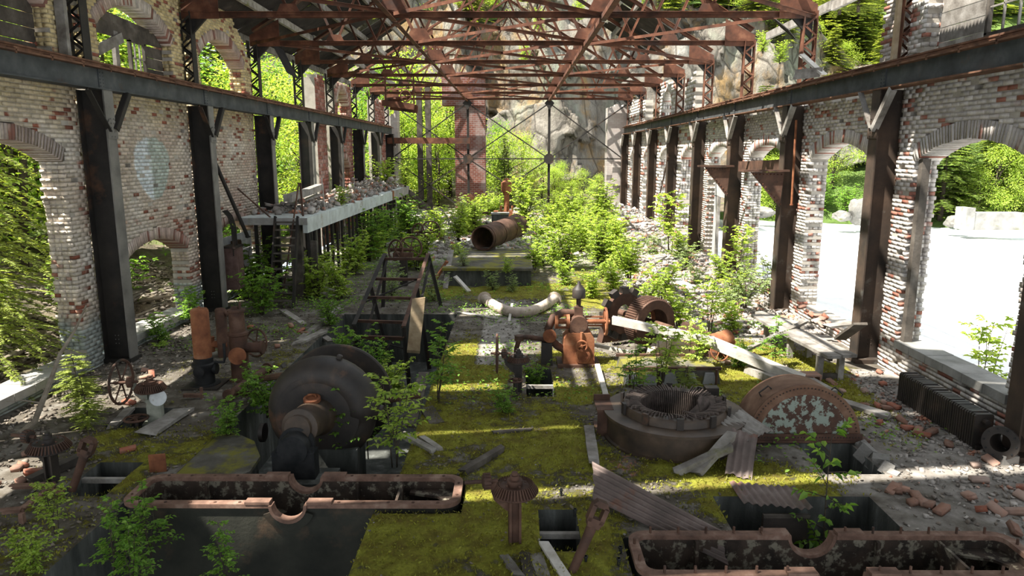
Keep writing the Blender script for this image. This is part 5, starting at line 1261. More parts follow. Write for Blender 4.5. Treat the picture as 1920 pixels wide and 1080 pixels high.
floor_sheet('long reddish corrugated sheet sloping over the pit edge', G(1112, 866, .4), G(1113, 938, .12), G(1352, 985, .1), .04, amp=.017, pitch=.08, taper=.75)
floor_sheet('narrow grey corrugated strip hanging from the stator', G(1372, 806, .42), G(1420, 818, .36), G(1358, 890, .05), .1)
floor_sheet('ragged grey corrugated sheet bridging the small pit', G(1368, 905, .06), G(1490, 915, .1), G(1395, 945, .06), .04)
floor_sheet('mossy corrugated strip behind the half-round cover', G(1345, 790, .4), G(1392, 770, .45), G(1400, 830, .3), .06, 'wood_grey')
# --- planks and timbers
for a in (('pale beam fallen across the exciter', 1148, 600, .75, 1340, 640, .55, .16, .14, 'wood_pale'), ('long white split beam in front of the exciter', 1330, 640, .5, 1505, 712, .12, .22, .16, 'wood_pale'),
          ('thin grey pole lying before the governor', 1108, 645, .3, 1185, 662, .25, .06, .06, 'wood_pale'), ('dark square beam under the white split beam', 1400, 690, .1, 1560, 758, .05, .18, .14, 'wood_grey'),
          ('long weathered plank on the mossy floor right of the cover', 1560, 748, .06, 1665, 780, .05, .2, .06, 'wood_grey'), ('slim plank leaning on the workbench', 1390, 660, .15, 1512, 602, .62, .12, .05, 'wood_grey'),
          ('split grey plank leaning on the stator', 1268, 885, .05, 1370, 838, .3, .12, .08, 'wood_grey'), ('darker plank propped behind the split plank at the stator', 1305, 888, .04, 1372, 815, .4, .14, .07, 'wood_grey'),
          ('short upright board beside the reddish sheet', 1104, 800, .05, 1114, 866, .1, .14, .04, 'wood_grey'), ('charred stick by the turbine case corner', 866, 886, .05, 940, 842, .06, .1, .08, 'wood_dark'),
          ('rotten stick on the moss strip', 755, 815, .04, 812, 846, .04, .1, .07, 'wood_grey'), ('second rotten stick on the moss strip', 790, 820, .04, 824, 843, .03, .09, .06, 'wood_grey'),
          ('board sunk in the moss near the pit edge', 800, 765, .03, 820, 795, .03, .22, .03, 'wood_dark'), ('grey plank beside the near gear stand', 945, 1042, .03, 972, 1078, .03, .09, .03, 'wood_grey'),
          ('broken pale board before the near hatch', 1020, 1018, .06, 1062, 1085, .03, .1, .03, 'wood_pale'), ('weathered board under the broken pale board', 1003, 1035, .02, 1022, 1090, .02, .13, .03, 'wood_grey'),
          ('dark board by the near hatch', 985, 1035, .02, 995, 1090, .02, .13, .03, 'wood_dark'), ('splintered pale stake below the governor', 1120, 685, .12, 1136, 742, .03, .09, .05, 'wood_pale'),
          ('grey board leaning on the raised slab', 835, 540, .06, 846, 470, .95, .16, .05, 'wood_grey'), ('pale board fallen beside the raised slab', 855, 520, .4, 878, 545, .06, .14, .05, 'wood_pale'),
          ('rusty pole leaning behind the raised slab', 818, 522, .2, 838, 490, .7, .08, .08, 'rust_orange'), ('tan board standing beside the inclined frame', 775, 660, .0, 785, 560, 1.1, .26, .05, 'wood_tan'),
          ('thin pale lath on the bare concrete strip', 858, 585, .03, 932, 597, .03, .06, .03, 'wood_pale'), ('thin upright lath on the bare strip', 955, 600, .03, 960, 570, .2, .06, .03, 'wood_pale'),
          ('grey diagonal plank at the edge of the left pit', 530, 582, .06, 620, 640, -.1, .16, .05, 'wood_grey'), ('flat plank by the left pit edge', 555, 645, .03, 610, 620, .03, .2, .05, 'wood_grey'),
          ('white plank in the far right rubble', 1238, 512, .5, 1300, 540, .45, .22, .06, 'wood_pale'), ('grey plank crossing the far right rubble', 1215, 500, .55, 1245, 480, .6, .2, .06, 'wood_grey'),
          ('weathered beam along the right wall foot', 1420, 588, .35, 1500, 612, .4, .2, .12, 'wood_grey'), ('flat board on the workbench rubble', 1548, 612, .62, 1600, 606, .66, .25, .04, 'wood_grey'),
          ('dark board leaning at the bench end', 1575, 635, .5, 1612, 608, .95, .25, .05, 'wood_dark'), ('mossy plank by the second left hatch', 210, 800, .04, 245, 765, .04, .14, .04, 'wood_grey'),
          ('heavy plank across the left hatch', 275, 812, .05, 345, 768, .05, .3, .05, 'wood_grey'), ('grey beam along the left pit edge', 60, 900, .05, 168, 850, .08, .12, .1, 'wood_dark'),
          ('fallen grey beam under the gallery', 560, 640, .0, 640, 575, .08, .14, .1, 'wood_grey'), ('short plank on the moss behind the gear stand', 920, 812, .03, 995, 806, .03, .09, .04, 'wood_dark'),
          ('long plank at the left edge of the moss', 795, 700, .02, 768, 800, .02, .2, .04, 'wood_dark'), ('tilted plank at the end of the white beam', 1505, 705, .12, 1560, 735, .08, .2, .05, 'wood_grey')):
    pg(a[0], *a[1:7], a[7], a[8], a[9])
# lying steel: angle frame at the lower left, hatch bars, grating
s = thing('angle_frame', 'rusty angle iron frame lying in the lower left corner', 'frame', G(60, 960))
o_ = s.location
for p, q in ((G(0, 962, .12), G(42, 958, .12)), (G(42, 958, .12), G(100, 915, .1)), (G(20, 915, .1), G(102, 912, .1))):
    m = MB(); m.angle(p - o_, q - o_, .07, .014); m.build('angle_bar', 'casing_rim', s)
m = MB(); m.box(G(42, 975, .04) - o_, (.05, .05, .16)); m.build('leg', 'casing_rim', s)
s = thing('grating_box', 'dark mesh-covered box standing in the lower right pit', 'grating', (3.05, 7.45, -1.6))
m = MB(); m.box((0, 0, .8), (.5, .06, 1.6)); m.build('box_side', 'iron_dark', s); m = MB(); m.box((0, -.04, 1.6), (.52, .03, .04)); m.build('edge', 'wood_dark', s)
for x0, x1, y in ((.27, .7, 7.1), (.2, .68, 12.1), (-5.45, -4.85, 8.4)):
    o = MB(); o.box(((x0 + x1) / 2, y, -.06), (x1 - x0, .06, .06)); tag(o.build('hatch_bar', 'wood_grey', org=((x0 + x1) / 2, y, -.06)), {7.1: 'bar across the near floor hatch', 12.1: 'bar across the hatch beside the governor', 8.4: 'bar across the lower left hatch'}[y], 'bar')
s = thing('stub_bracket', 'pale angled stub beside the black cast base', 'bracket', G(362, 748)); m = MB(); m.box((0, 0, .06), (.3, .06, .06)); m.build('arm', 'casing_rim', s); m = MB(); m.box((.15, 0, .1), (.04, .04, .2)); m.build('pin', 'casing_rim', s)
s = thing('hollow_block', 'terracotta hollow block on the moss behind the cover', 'block', G(1512, 718))
m = MB(); m.box((0, 0, .025), (.42, .26, .05)).box((0, 0, .165), (.42, .26, .03))
m.build('slab', 'brick_loose', s)
for x in (-.19, -.06, .07, .19): m = MB(); m.box((x, 0, .1), (.03, .26, .1)); m.build('web', 'brick_loose', s)
s = thing('rusty_plate', 'small upright rusty plate at the edge of the left slab', 'plate', G(297, 885)); m = MB(); m.box((0, 0, .12), (.2, .02, .24), eul(0, 0, 12)); m.build('plate', 'rust_orange', s); m = MB(); m.box((0, .05, .01), (.2, .1, .02), eul(0, 0, 12)); m.build('foot', 'rust_brown', s)
for i, (x, y) in enumerate(((1098, 1058), (1095, 1035), (1163, 1040), (1160, 1062), (1052, 930), (1078, 968))):
    o = MB(); p = G(x, y); o.tube(p, p + Vector((0, 0, .09)), .016, n=6); o.lathe([(.024, 0), (.024, .02)], 6, p + Vector((0, 0, .07)))
    tag(o.build('anchor_bolt', 'iron_black', org=p), ['leftmost lower', 'leftmost upper', 'rightmost upper', 'rightmost lower', 'hatch-side far', 'hatch-side near'][i] + ' short anchor bolt standing in the near moss', 'bolt', 'anchor bolts in the moss')

s = thing('foundation_block', 'round-ended mossy foundation block beside the left turbine case', 'foundation', (-4.3, 8.3, -1.25))
m = MB(); m.prism([(0, 0), (.72, 0), (.88, .25), (.85, .7), (.6, 1.2), (.25, 1.5), (0, 1.55)], 1.2, Matrix.Identity(3), (0, 0, .6)); m.build('block', 'pit_wall', s)
m = MB(); m.prism([(0, 0), (.74, -.01), (.91, .25), (.88, .71), (.62, 1.22), (.25, 1.52), (0, 1.57)], .05, Matrix.Identity(3), (0, 0, 1.22)); m.build('moss_cap', 'concrete_moss', s)
s = thing('broken_pit_edge', 'row of broken concrete lumps along the pit beside the half-round cover', 'concrete lumps', (4.78, 8.5, 0))
for i in range(7):
    m = MB(); m.box((random.uniform(-.03, .08), i * .15, -.03 + random.uniform(-.04, .04)), (random.uniform(.14, .24), random.uniform(.13, .2), random.uniform(.16, .26)), eul(random.uniform(-25, 25), random.uniform(-25, 25), random.uniform(0, 90)), random.uniform(.7, 1)); m.build('lump', 'boulder', s)
# ------------------------------------------------------------ plants
def leaves(name, pos, dirs, ln, wd, mat, fold=.25, up=None, org=None):
    # pointed oval leaves; pos, dirs (n,3); ln (n,), wd (n,)
    n = len(pos); pos = np.asarray(pos, float); d = np.asarray(dirs, float); d /= np.linalg.norm(d, axis=1)[:, None] + 1e-9
    r_ = rng.normal(0, .35, (n, 3)) + (np.array([0, 0, 1.]) if up is None else up)
    s = np.cross(d, r_); s /= np.linalg.norm(s, axis=1)[:, None] + 1e-9; nn = np.cross(s, d)
    L = np.asarray(ln)[:, None]; W = np.asarray(wd)[:, None]
    v = np.stack([pos, pos + d * L * .3 - s * W * .5 + nn * W * fold, pos + d * L * .68 - s * W * .36 + nn * W * fold * .6, pos + d * L - nn * L * .12,
                  pos + d * L * .68 + s * W * .36 + nn * W * fold * .6, pos + d * L * .3 + s * W * .5 + nn * W * fold], 1).reshape(-1, 3)
    o = (np.arange(n) * 6)[:, None]
    f = np.stack([o + np.array([0, 1, 2, 3]), o + np.array([0, 3, 4, 5])], 1).reshape(-1, 4)
    me = npmesh(name, v, f); me.materials.append(M[mat]); return me
def kites(name, pos, dirs, ln, wd, mat, up=None):
    n = len(pos); pos = np.asarray(pos, float); d = np.asarray(dirs, float); d /= np.linalg.norm(d, axis=1)[:, None] + 1e-9
    r_ = rng.normal(0, .3, (n, 3)) + (np.array([0, 0, 1.]) if up is None else up)
    s = np.cross(d, r_); s /= np.linalg.norm(s, axis=1)[:, None] + 1e-9
    L = np.asarray(ln)[:, None]; W = np.asarray(wd)[:, None]
    v = np.stack([pos, pos + d * L * .4 - s * W * .5, pos + d * L, pos + d * L * .4 + s * W * .5], 1).reshape(-1, 3)
    f = (np.arange(n) * 4)[:, None] + np.array([0, 1, 2, 3])
    me = npmesh(name, v, f); me.materials.append(M[mat]); return me
def mesh_of(mb, name, mat):
    me = bpy.data.meshes.new(name); me.from_pydata(mb.v, [], mb.f); me.materials.append(M[mat]); me.polygons.foreach_set('use_smooth', [True] * len(me.polygons)); return me
def shrub(seed, h, stems, spread, nbr, nl, leaf, mat, stemr=.008, bark='bark', lean=.25, low=.25):
    q = random.Random(seed); sm_ = MB(); P_ = []; D_ = []; S_ = []
    for k in range(stems):
        a = q.uniform(0, 6.28); hh = h * q.uniform(.65, 1.0); ln = q.uniform(.3, 1) * spread
        p0 = Vector((q.uniform(-.06, .06) * spread * 2, q.uniform(-.06, .06) * spread * 2, -.03)); pts = []
        for i in range(6):
            t = i / 5; pts.append(p0 + Vector((math.cos(a) * ln * t ** 1.5, math.sin(a) * ln * t ** 1.5, hh * t)) + Vector((q.uniform(-1, 1), q.uniform(-1, 1), 0)) * .025 * h * t)
        sm_.path(pts, [stemr * (1.3 - .95 * i / 5) for i in range(6)], 5)
        for b in range(nbr):
            t = low + (1 - low) * (b + q.random()) / nbr; i = min(4, int(t * 5)); o = pts[i].lerp(pts[i + 1], t * 5 - i)
            ba = q.uniform(0, 6.28); bl = h * q.uniform(.16, .34) * (1.15 - .7 * t); dv = Vector((math.cos(ba), math.sin(ba), q.uniform(.0, .55)))
            e = o + dv * bl + Vector((0, 0, -.1 * bl)); sm_.path([o, o.lerp(e, .55) + Vector((0, 0, .04 * bl)), e], [stemr * .5, stemr * .35, stemr * .15], 4, False)
            for j in range(nl):
                u = .2 + .85 * (j + q.random() * .6) / nl; c = o.lerp(e, u) ; sd = 1 if j % 2 else -1
                lat = Vector((-dv.y, dv.x, 0)) * sd
                dd = lat * q.uniform(.4, 1) + dv * q.uniform(.3, .9) + Vector((0, 0, q.uniform(-.55, .2)))
                P_.append(c); D_.append(dd); S_.append(leaf * q.uniform(.6, 1.15))
    S_ = np.array(S_)
    return leaves('foliage', P_, D_, S_, S_ * .58, mat), mesh_of(sm_, 'stems', bark)
def conifer(seed, h, tiers, per, blen, mat, trunk=.14, start=.08, droop=.35, spray=.3):
    q = random.Random(seed); sm_ = MB(); P_ = []; D_ = []; S_ = []
    sm_.path([(0, 0, -.3), (0.02, 0, h * .5), (0, .03, h)], [trunk, trunk * .6, .01], 7)
    for k in range(tiers):
        t = start + (1 - start) * (k + q.random() * .5) / tiers; z = h * t
        for b in range(per):
            a = q.uniform(0, 6.28); L = blen * (1.05 - t) ** .85 * q.uniform(.65, 1.1) + .15
            dv = Vector((math.cos(a), math.sin(a), 0)); side = Vector((-dv.y, dv.x, 0)); pts = []
            for i in range(4):
                u = i / 3; pts.append(Vector((0, 0, z)) + dv * L * u + Vector((0, 0, L * (.12 * u - droop * u * u))))
            sm_.path(pts, [.018 * h / 8, .012 * h / 8, .007 * h / 8, .002], 3, False)
            n = max(4, int(L / spray * 5))
            for j in range(n):
                u = .15 + .85 * (j + q.random()) / n; i = min(2, int(u * 3)); c = pts[i].lerp(pts[i + 1], u * 3 - i)
                for sd in (-1, 1):
                    P_.append(c); D_.append(side * sd * q.uniform(.5, 1) + dv * q.uniform(.4, 1) + Vector((0, 0, q.uniform(-.35, .05)))); S_.append(spray * q.uniform(.55, 1.1) * (1.15 - .5 * u))
    S_ = np.array(S_)
    return kites('foliage', P_, D_, S_, S_ * .36, mat), mesh_of(sm_, 'trunk', 'bark')
def broad_tree(seed, h, mat, n=3200, leaf=.13, wide=.34, clumps=26):
    q = random.Random(seed); sm_ = MB(); sm_.path([(0, 0, -.3), (.05 * h * q.uniform(-1, 1), 0, h * .45), (0, .04 * h, h * .9)], [.018 * h, .012 * h, .003 * h], 6)
    P_ = []; D_ = []
    cl = []
    for k in range(clumps):
        t = .14 + .84 * (k + q.random()) / clumps; a = q.uniform(0, 6.28); rr = h * wide * math.sin(PI * min(1, .16 + t * .82)) * q.uniform(.25, 1)
        c = Vector((math.cos(a) * rr, math.sin(a) * rr, h * t)); cl.append(c)
        sm_.path([(0, 0, h * t * .75), c * .6 + Vector((0, 0, h * t * .35)), c], [.006 * h, .004 * h, .001 * h], 4, False)
    for i in range(n):
        c = cl[q.randrange(clumps)]; o = Vector((q.gauss(0, 1), q.gauss(0, 1), q.gauss(0, .7))) * h * .062
        P_.append(c + o); D_.append(o + Vector((q.uniform(-1, 1), q.uniform(-1, 1), q.uniform(-.9, .2))) * h * .05)
    S_ = rng.uniform(.6, 1.2, n) * leaf
    return leaves('foliage', P_, D_, S_, S_ * .62, mat), mesh_of(sm_, 'trunk', 'bark')
def fern(seed, n, L, mat):
    q = random.Random(seed); P_ = []; D_ = []; S_ = []; sm_ = MB()
    for k in range(n):
        a = q.uniform(0, 6.28); l = L * q.uniform(.6, 1); dv = Vector((math.cos(a), math.sin(a), 0)); side = Vector((-dv.y, dv.x, 0))
        pts = [dv * l * u + Vector((0, 0, l * (1.0 * u - .75 * u * u))) for u in (0, .33, .66, 1)]
        sm_.path(pts, [.004, .003, .002, .001], 3, False)
        for j in range(16):
            u = .12 + .88 * j / 16; i = min(2, int(u * 3)); c = pts[i].lerp(pts[i + 1], u * 3 - i)
            for sd in (-1, 1): P_.append(c); D_.append(side * sd + dv * .5 + Vector((0, 0, -.15))); S_.append(L * .26 * (1.1 - u) + .01)
    S_ = np.array(S_); return kites('foliage', P_, D_, S_, S_ * .4, mat), mesh_of(sm_, 'stems', 'leaf')
def plant(name, proto, label, cat, loc, sc_=1., rz_=None, group=None, part=('foliage', 'stems'), tilt=0):
    rz_ = random.uniform(0, 6.28) if rz_ is None else rz_
    o = thing(name, label, cat, loc, (tilt, 0, rz_), group)
    sc3 = (sc_, sc_, sc_) if not isinstance(sc_, tuple) else sc_
    inst(part[0], proto[0], o, (0, 0, 0), (0, 0, 0), sc3); inst(part[1], proto[1], o, (0, 0, 0), (0, 0, 0), sc3)
    return o
SAP = [shrub(1, 1.5, 1, .12, 22, 8, .085, 'leaf', .009, low=.2), shrub(2, 1.5, 3, .35, 17, 9, .085, 'leaf', .009), shrub(3, 1.5, 4, .4, 14, 9, .085, 'leaf_bright', .008)]
BUSH = [shrub(11, 1.0, 9, .5, 14, 9, .075, 'leaf', .007, low=.1), shrub(12, 1.0, 10, .55, 14, 9, .075, 'leaf_bright', .007, low=.1), shrub(13, 1.0, 9, .5, 13, 10, .055, 'leaf_grey', .006, low=.1)]
TALL = [shrub(21, 3.0, 13, 1.0, 18, 12, .13, 'leaf_bright', .016, low=.08), shrub(22, 3.0, 13, 1.1, 18, 12, .13, 'leaf', .016, low=.08)]
BT = [broad_tree(31, 8, 'leaf_bright', 5200, .16), broad_tree(32, 8, 'leaf_bright', 4600, .17, .4), broad_tree(33, 8, 'leaf', 4800, .16, .36)]
CON = [conifer(41, 12, 46, 7, 2.6, 'needle', .16, .06, .35, .42), conifer(42, 12, 42, 7, 3.0, 'needle_bright', .16, .05, .4, .45), conifer(43, 12, 44, 7, 2.3, 'needle', .15, .1, .3, .42)]
HEM = conifer(44, 9, 30, 5, 2.4, 'needle_bright', .14, .06, .42, .17)
SEED = conifer(45, .8, 16, 5, .34, 'needle_bright', .012, .08, .2, .07)
FERN = [fern(51, 9, .4, 'leaf'), fern(52, 8, .35, 'leaf_bright')]
# saplings and bushes inside the ruin
IN = [
 (SAP[1], 'sapling', 'bushy sapling on the moss strip left of the handwheel', 822, 755, 0, .95), (SAP[2], 'sapling', 'leafy sapling at the pit edge right of the spiral turbine', 742, 872, -.1, 1.0),
 (SAP[1], 'sapling', 'sapling growing in front of the spiral turbine', 640, 868, -.5, .85), (SAP[0], 'sapling', 'thin sapling between turbine and pit edge', 690, 858, -.6, .9),
 (BUSH[0], 'bush', 'low bush on the moss below the handwheel', 945, 775, 0, .5), (BUSH[0], 'bush', 'low bush filling the hatch beside the governor', 1000, 728, -.3, .55),
 (SAP[2], 'sapling', 'bright sapling over the machine bed', 1238, 735, 0, .95), (SAP[1], 'sapling', 'slim sapling left of the machine bed', 1190, 745, 0, .7), (SAP[2], 'sapling', 'sapling right of the exciter', 1300, 700, 0, .8),
 (FERN[1], 'fern', 'fern behind the stator', 1150, 770, 0, 1.2), (FERN[0], 'fern', 'fern in front of the machine bed', 1270, 752, 0, 1.3), (FERN[1], 'fern', 'fern right of the machine bed', 1330, 742, 0, 1.2),
 (SAP[2], 'sapling', 'pale sapling in the lower left corner', 105, 1000, 0, .5), (SAP[1], 'bush', 'leafy bush at the corner of the lower left pit', 215, 1085, -.3, .62), (SAP[1], 'bush', 'bush overhanging the left turbine case', 285, 1075, -.5, .7), (SAP[1], 'bush', 'bush low in the lower left pit', 250, 1120, -.5, .6),
 (SAP[1], 'sapling', 'small sapling at the bottom edge in the left pit', 430, 1110, -.5, .55), (BUSH[1], 'bush', 'bright low plants at the bottom left edge', 60, 1075, 0, .5),
 (BUSH[0], 'bush', 'shrub beside the stair foot', 490, 590, 0, 1.4), (BUSH[0], 'bush', 'tall shrub covering the stair side', 470, 560, 0, 1.7), (BUSH[1], 'bush', 'shrub behind the stair', 590, 560, 0, 1.3),
 (BUSH[1], 'bush', 'bush under the near end of the gallery', 640, 560, 0, 1.2), (TALL[1], 'bush', 'tall bush under the middle of the gallery', 690, 490, 0, .75), (TALL[1], 'bush', 'leafy bush in front of the gallery posts', 720, 470, 0, .65),
 (BUSH[0], 'bush', 'low bush beside the inclined frame', 620, 610, 0, .8), (BUSH[2], 'bush', 'grey green shrub inside the inclined frame', 735, 560, 0, 1.0), (BUSH[2], 'bush', 'grey green shrub right of the inclined frame', 812, 565, 0, 1.0),
 (BUSH[2], 'bush', 'shrub in the trench before the raised slab', 925, 545, 0, .7), (BUSH[2], 'bush', 'small shrub at the slab front', 960, 548, 0, .6),
 (BUSH[1], 'bush', 'bright bush on the slab right of the large pipe', 1000, 505, .2, 1.1), (BUSH[2], 'bush', 'grey green shrub on the left of the raised slab', 870, 500, .55, .7), (BUSH[1], 'bush', 'low bright shrub on the front of the raised slab', 950, 512, .55, .5),
 (BUSH[1], 'bush', 'bright bush left of the large pipe', 862, 492, .3, .8), (BUSH[1], 'bush', 'sunlit bush in the middle of the far floor', 1040, 500, 0, 1.5),
 (BUSH[1], 'bush', 'sunlit bush behind the raised slab', 1010, 470, .3, 1.6), (BUSH[1], 'bush', 'sunlit bush right of the middle', 1090, 470, .3, 1.5), (TALL[0], 'bush', 'big sunlit bush before the end frame', 1075, 440, .3, .75),
 (TALL[0], 'bush', 'big bright bush by the second end post', 1130, 430, .4, .85), (TALL[0], 'bush', 'bright bush left of the pump', 890, 435, .5, .55), (TALL[0], 'bush', 'bright bush behind the pump', 985, 425, .4, .9),
 (BUSH[1], 'bush', 'sunlit bush on the far rubble', 1155, 470, .4, 1.4), (BUSH[1], 'bush', 'sunlit shrub on the right rubble', 1180, 520, .4, 1.2), (BUSH[1], 'bush', 'shrub on the rubble before the fourth right column', 1240, 560, .3, 1.1),
 (BUSH[1], 'bush', 'shrub in the rubble behind the exciter', 1270, 610, .1, 1.0), (SAP[2], 'sapling', 'sapling at the rubble edge above the drum', 1330, 620, .1, 1.0), (BUSH[2], 'bush', 'pale shrub left of the workbench', 1395, 575, .2, 1.3),
 (SAP[2], 'sapling', 'sapling beside the third right column', 1385, 520, .3, 1.3), (SAP[2], 'sapling', 'tall sapling by the far right columns', 1255, 470, .4, 1.8), (BUSH[2], 'bush', 'shrub at the foot of the second right column', 1440, 555, .3, 1.2),
 (BUSH[1], 'bush', 'bright bush on the floor behind the governor', 1110, 560, 0, .9), (BUSH[1], 'bush', 'bush right of the curved pipe', 1060, 535, 0, .9), (BUSH[1], 'bush', 'bush on the mossy floor before the far rubble', 1150, 545, 0, 1.0),
 (SAP[1], 'sapling', 'sapling before the workbench', 1450, 690, 0, .7), (BUSH[0], 'bush', 'low leaves on the moss before the bench', 1385, 690, 0, .6),
 (BUSH[0], 'bush', 'shrub at the left pit edge by the fallen pipe', 505, 780, -.2, .9), (BUSH[0], 'bush', 'shrub growing up the left pit wall', 430, 815, 0, .6), (SAP[1], 'sapling', 'sapling beside the fallen pipe', 465, 765, -.1, .55),
 (BUSH[1], 'bush', 'bright leaves in the left pit beyond the turbine', 735, 740, -.5, .8), (BUSH[0], 'bush', 'bush at the far end of the left pit', 650, 690, -.4, 1.0), (BUSH[0], 'bush', 'bush in the pit under the inclined frame', 700, 720, -.6, 1.0),
 (SEED, 'conifer_seedling', 'feathery conifer seedling by the left wall', 160, 780, 0, .8), (SEED, 'conifer_seedling', 'conifer seedling before the first left pier', 145, 740, 0, .9), (SEED, 'conifer_seedling', 'low conifer seedling left of the green stand', 165, 800, 0, .6), (SEED, 'conifer_seedling', 'conifer seedling beside the machine bed', 1285, 745, 0, .7),
 (BUSH[0], 'bush', 'leaves at the low left window', 300, 640, 0, .7), (BUSH[0], 'bush', 'bush behind the orange cylinder', 360, 600, .1, .9), (FERN[1], 'fern', 'pale fern right of the first left column', 300, 650, 0, 1.0),
 (BUSH[1], 'bush', 'shrubs on the far end of the gallery', 725, 352, 2.3, 1.6), (BUSH[1], 'bush', 'small shrub on the gallery deck', 640, 385, 2.3, .7), (TALL[0], 'bush', 'bush at the far gallery corner', 760, 350, 2.3, .5),
 (BUSH[1], 'bush', 'bush on the far floor beneath the end frame', 860, 450, .5, 1.6), (BUSH[0], 'bush', 'bush beside the farther wheel stand', 770, 500, .0, 1.3), (TALL[1], 'bush', 'bush under the far end of the gallery', 770, 450, .2, .7),
]
for proto, nm, lb, x, y, z, s_ in IN:
    p = G(x, y, z); 
    plant(nm, proto, lb, nm.replace('_', ' '), p, s_)
_p = AY(1555, 985, 7.4); plant('sapling', SAP[0], 'slender sapling rising from the lower right pit', 'sapling', (_p.x, 7.4, -1.58), (1.25, 1.25, 1.85), 1.0)
# trees just outside
def lzz(x, y): return lz(x, y) if y < 47 else lz(x, 47)
OUT = [(HEM, 'hemlock', 'hemlock with a mossy trunk outside the near left window', -10.4, 13.0, 1.0), (HEM, 'hemlock', 'drooping hemlock close to the near left sill', -9.1, 11.9, .62), (HEM, 'hemlock', 'slim hemlock behind the near left pier', -11.6, 15.5, 1.0),
       (HEM, 'hemlock', 'young hemlock seen in the low left window', -10.3, 17.6, .35), (BT[2], 'alder', 'alder outside the gap after the left brick wall', -11.0, 25.0, .9), (BT[0], 'alder', 'sunlit alder beyond the gallery', -11.2, 30.5, .95),
       (BT[0], 'alder', 'bright alder behind the far left piers', -10.8, 37.5, .9), (BT[0], 'alder', 'sunlit alder behind the hemlock in the near left window', -14.2, 20.3, 1.0), (BT[1], 'alder', 'farther sunlit alder in the near left window', -17, 24, 1.2), (BT[0], 'alder', 'sunlit alder seen through the upper left windows', -13.2, 23.4, 1.05), (CON[2], 'spruce', 'dark spruce beyond the left gap', -14.0, 24.5, 1.05), (CON[0], 'spruce', 'tall spruce left of the gallery end', -14.5, 33, 1.1),
       (BT[1], 'alder', 'alder against the far left trusses', -12.6, 43, 1.1)]
for proto, nm, lb, x, y, s_ in OUT: plant(nm, proto, lb, 'tree', (x, y, lzz(x, y) - .05), s_, part=('foliage', 'trunk'))
q = random.Random(77)
for i in range(46):                                          # the wood behind the left wall
    x = q.uniform(-44, -15.5); y = q.uniform(16, 74); k = q.random(); hx = max(lzz(x, min(y, 46.9)), max(0, (-x - 16)) * .55)
    if k < .6: plant('forest_conifer', CON[q.randrange(3)], 'dark conifer in the wood left of the ruin', 'tree', (x, y, hx - .4), q.uniform(.75, 1.3), group='conifers of the left wood', part=('foliage', 'trunk'))
    else: plant('forest_alder', BT[q.randrange(3)], 'leafy tree in the wood left of the ruin', 'tree', (x, y, hx - .4), q.uniform(.8, 1.25), group='leafy trees of the left wood', part=('foliage', 'trunk'))
for i in range(16):
    x = q.uniform(-12.5, -9); y = q.uniform(9.5, 40); plant('undergrowth', BUSH[q.randrange(2)], 'low undergrowth outside the left wall', 'bush', (x, y, lzz(x, y) - .03), q.uniform(.8, 1.6), group='undergrowth outside the left wall')
BACK = [(-7.6, 49, 0, .8), (-6.2, 50.5, 1, 1.0), (-5.2, 48.5, 0, .75), (-4.6, 52, 0, 1.05), (-.6, 49.5, 1, .62), (.6, 51.5, 0, .6), (1.8, 49, 1, .45), (3.2, 50.5, 0, .36), (-1.2, 53, 2, .7), (4.6, 49.5, 1, .3), (-9.5, 51, 2, 1.2), (-8, 54, 1, 1.3), (2.6, 47.8, 0, .32), (5.6, 48.4, 1, .26)]
for i, (x, y, k, s_) in enumerate(BACK):
    plant('alder', BT[k], ORD[sorted(range(len(BACK)), key=lambda j: BACK[j][0]).index(i)] + ' bright alder from the left behind the end frame', 'tree', (x, y, .5), s_, group='alders behind the end frame', part=('foliage', 'trunk'))
for i in range(34):
    x = q.uniform(-3.5, 4.8); y = q.uniform(24, 44)
    if (-2.8 < x < .9 and y < 30) or (-1.6 < x < .8 and y < 38): x += 3.6
    plant('thicket_bush', [BUSH[1], BUSH[1], TALL[0], BUSH[2]][i % 4], 'bright bush in the thicket over the far floor', 'bush', (x, y, floor_z(x, y)), q.uniform(1.1, 1.7) if i % 4 != 2 else q.uniform(.4, .65), group='thicket over the far floor')
ys_ = sorted(q.uniform(18.5, 37) for _ in range(18))
for i in range(18):
    x = q.uniform(-7, -4.6); y = ys_[i]; plant('shade_bush', BUSH[0] if i % 2 else BUSH[1], ORD[i] + ' bush from the camera in the shade among the gallery posts', 'bush', (x, y, 0), q.uniform(.8, 1.5), group='bushes among the gallery posts')
ys_ = sorted(q.uniform(15.5, 30) for _ in range(16))
for i in range(16):
    x = q.uniform(2.6, 6.4); y = ys_[i]; plant('rubble_bush', BUSH[1 + i % 2], ORD[i] + ' pale bush from the camera growing out of the right rubble', 'bush', (x, y, floor_z(x, y)), q.uniform(.6, 1.2), group='bushes in the right rubble')
plant('spruce', CON[2], 'dark spruce right of the red brick pier', 'tree', (-.7, 48.3, .3), .42, part=('foliage', 'trunk'))
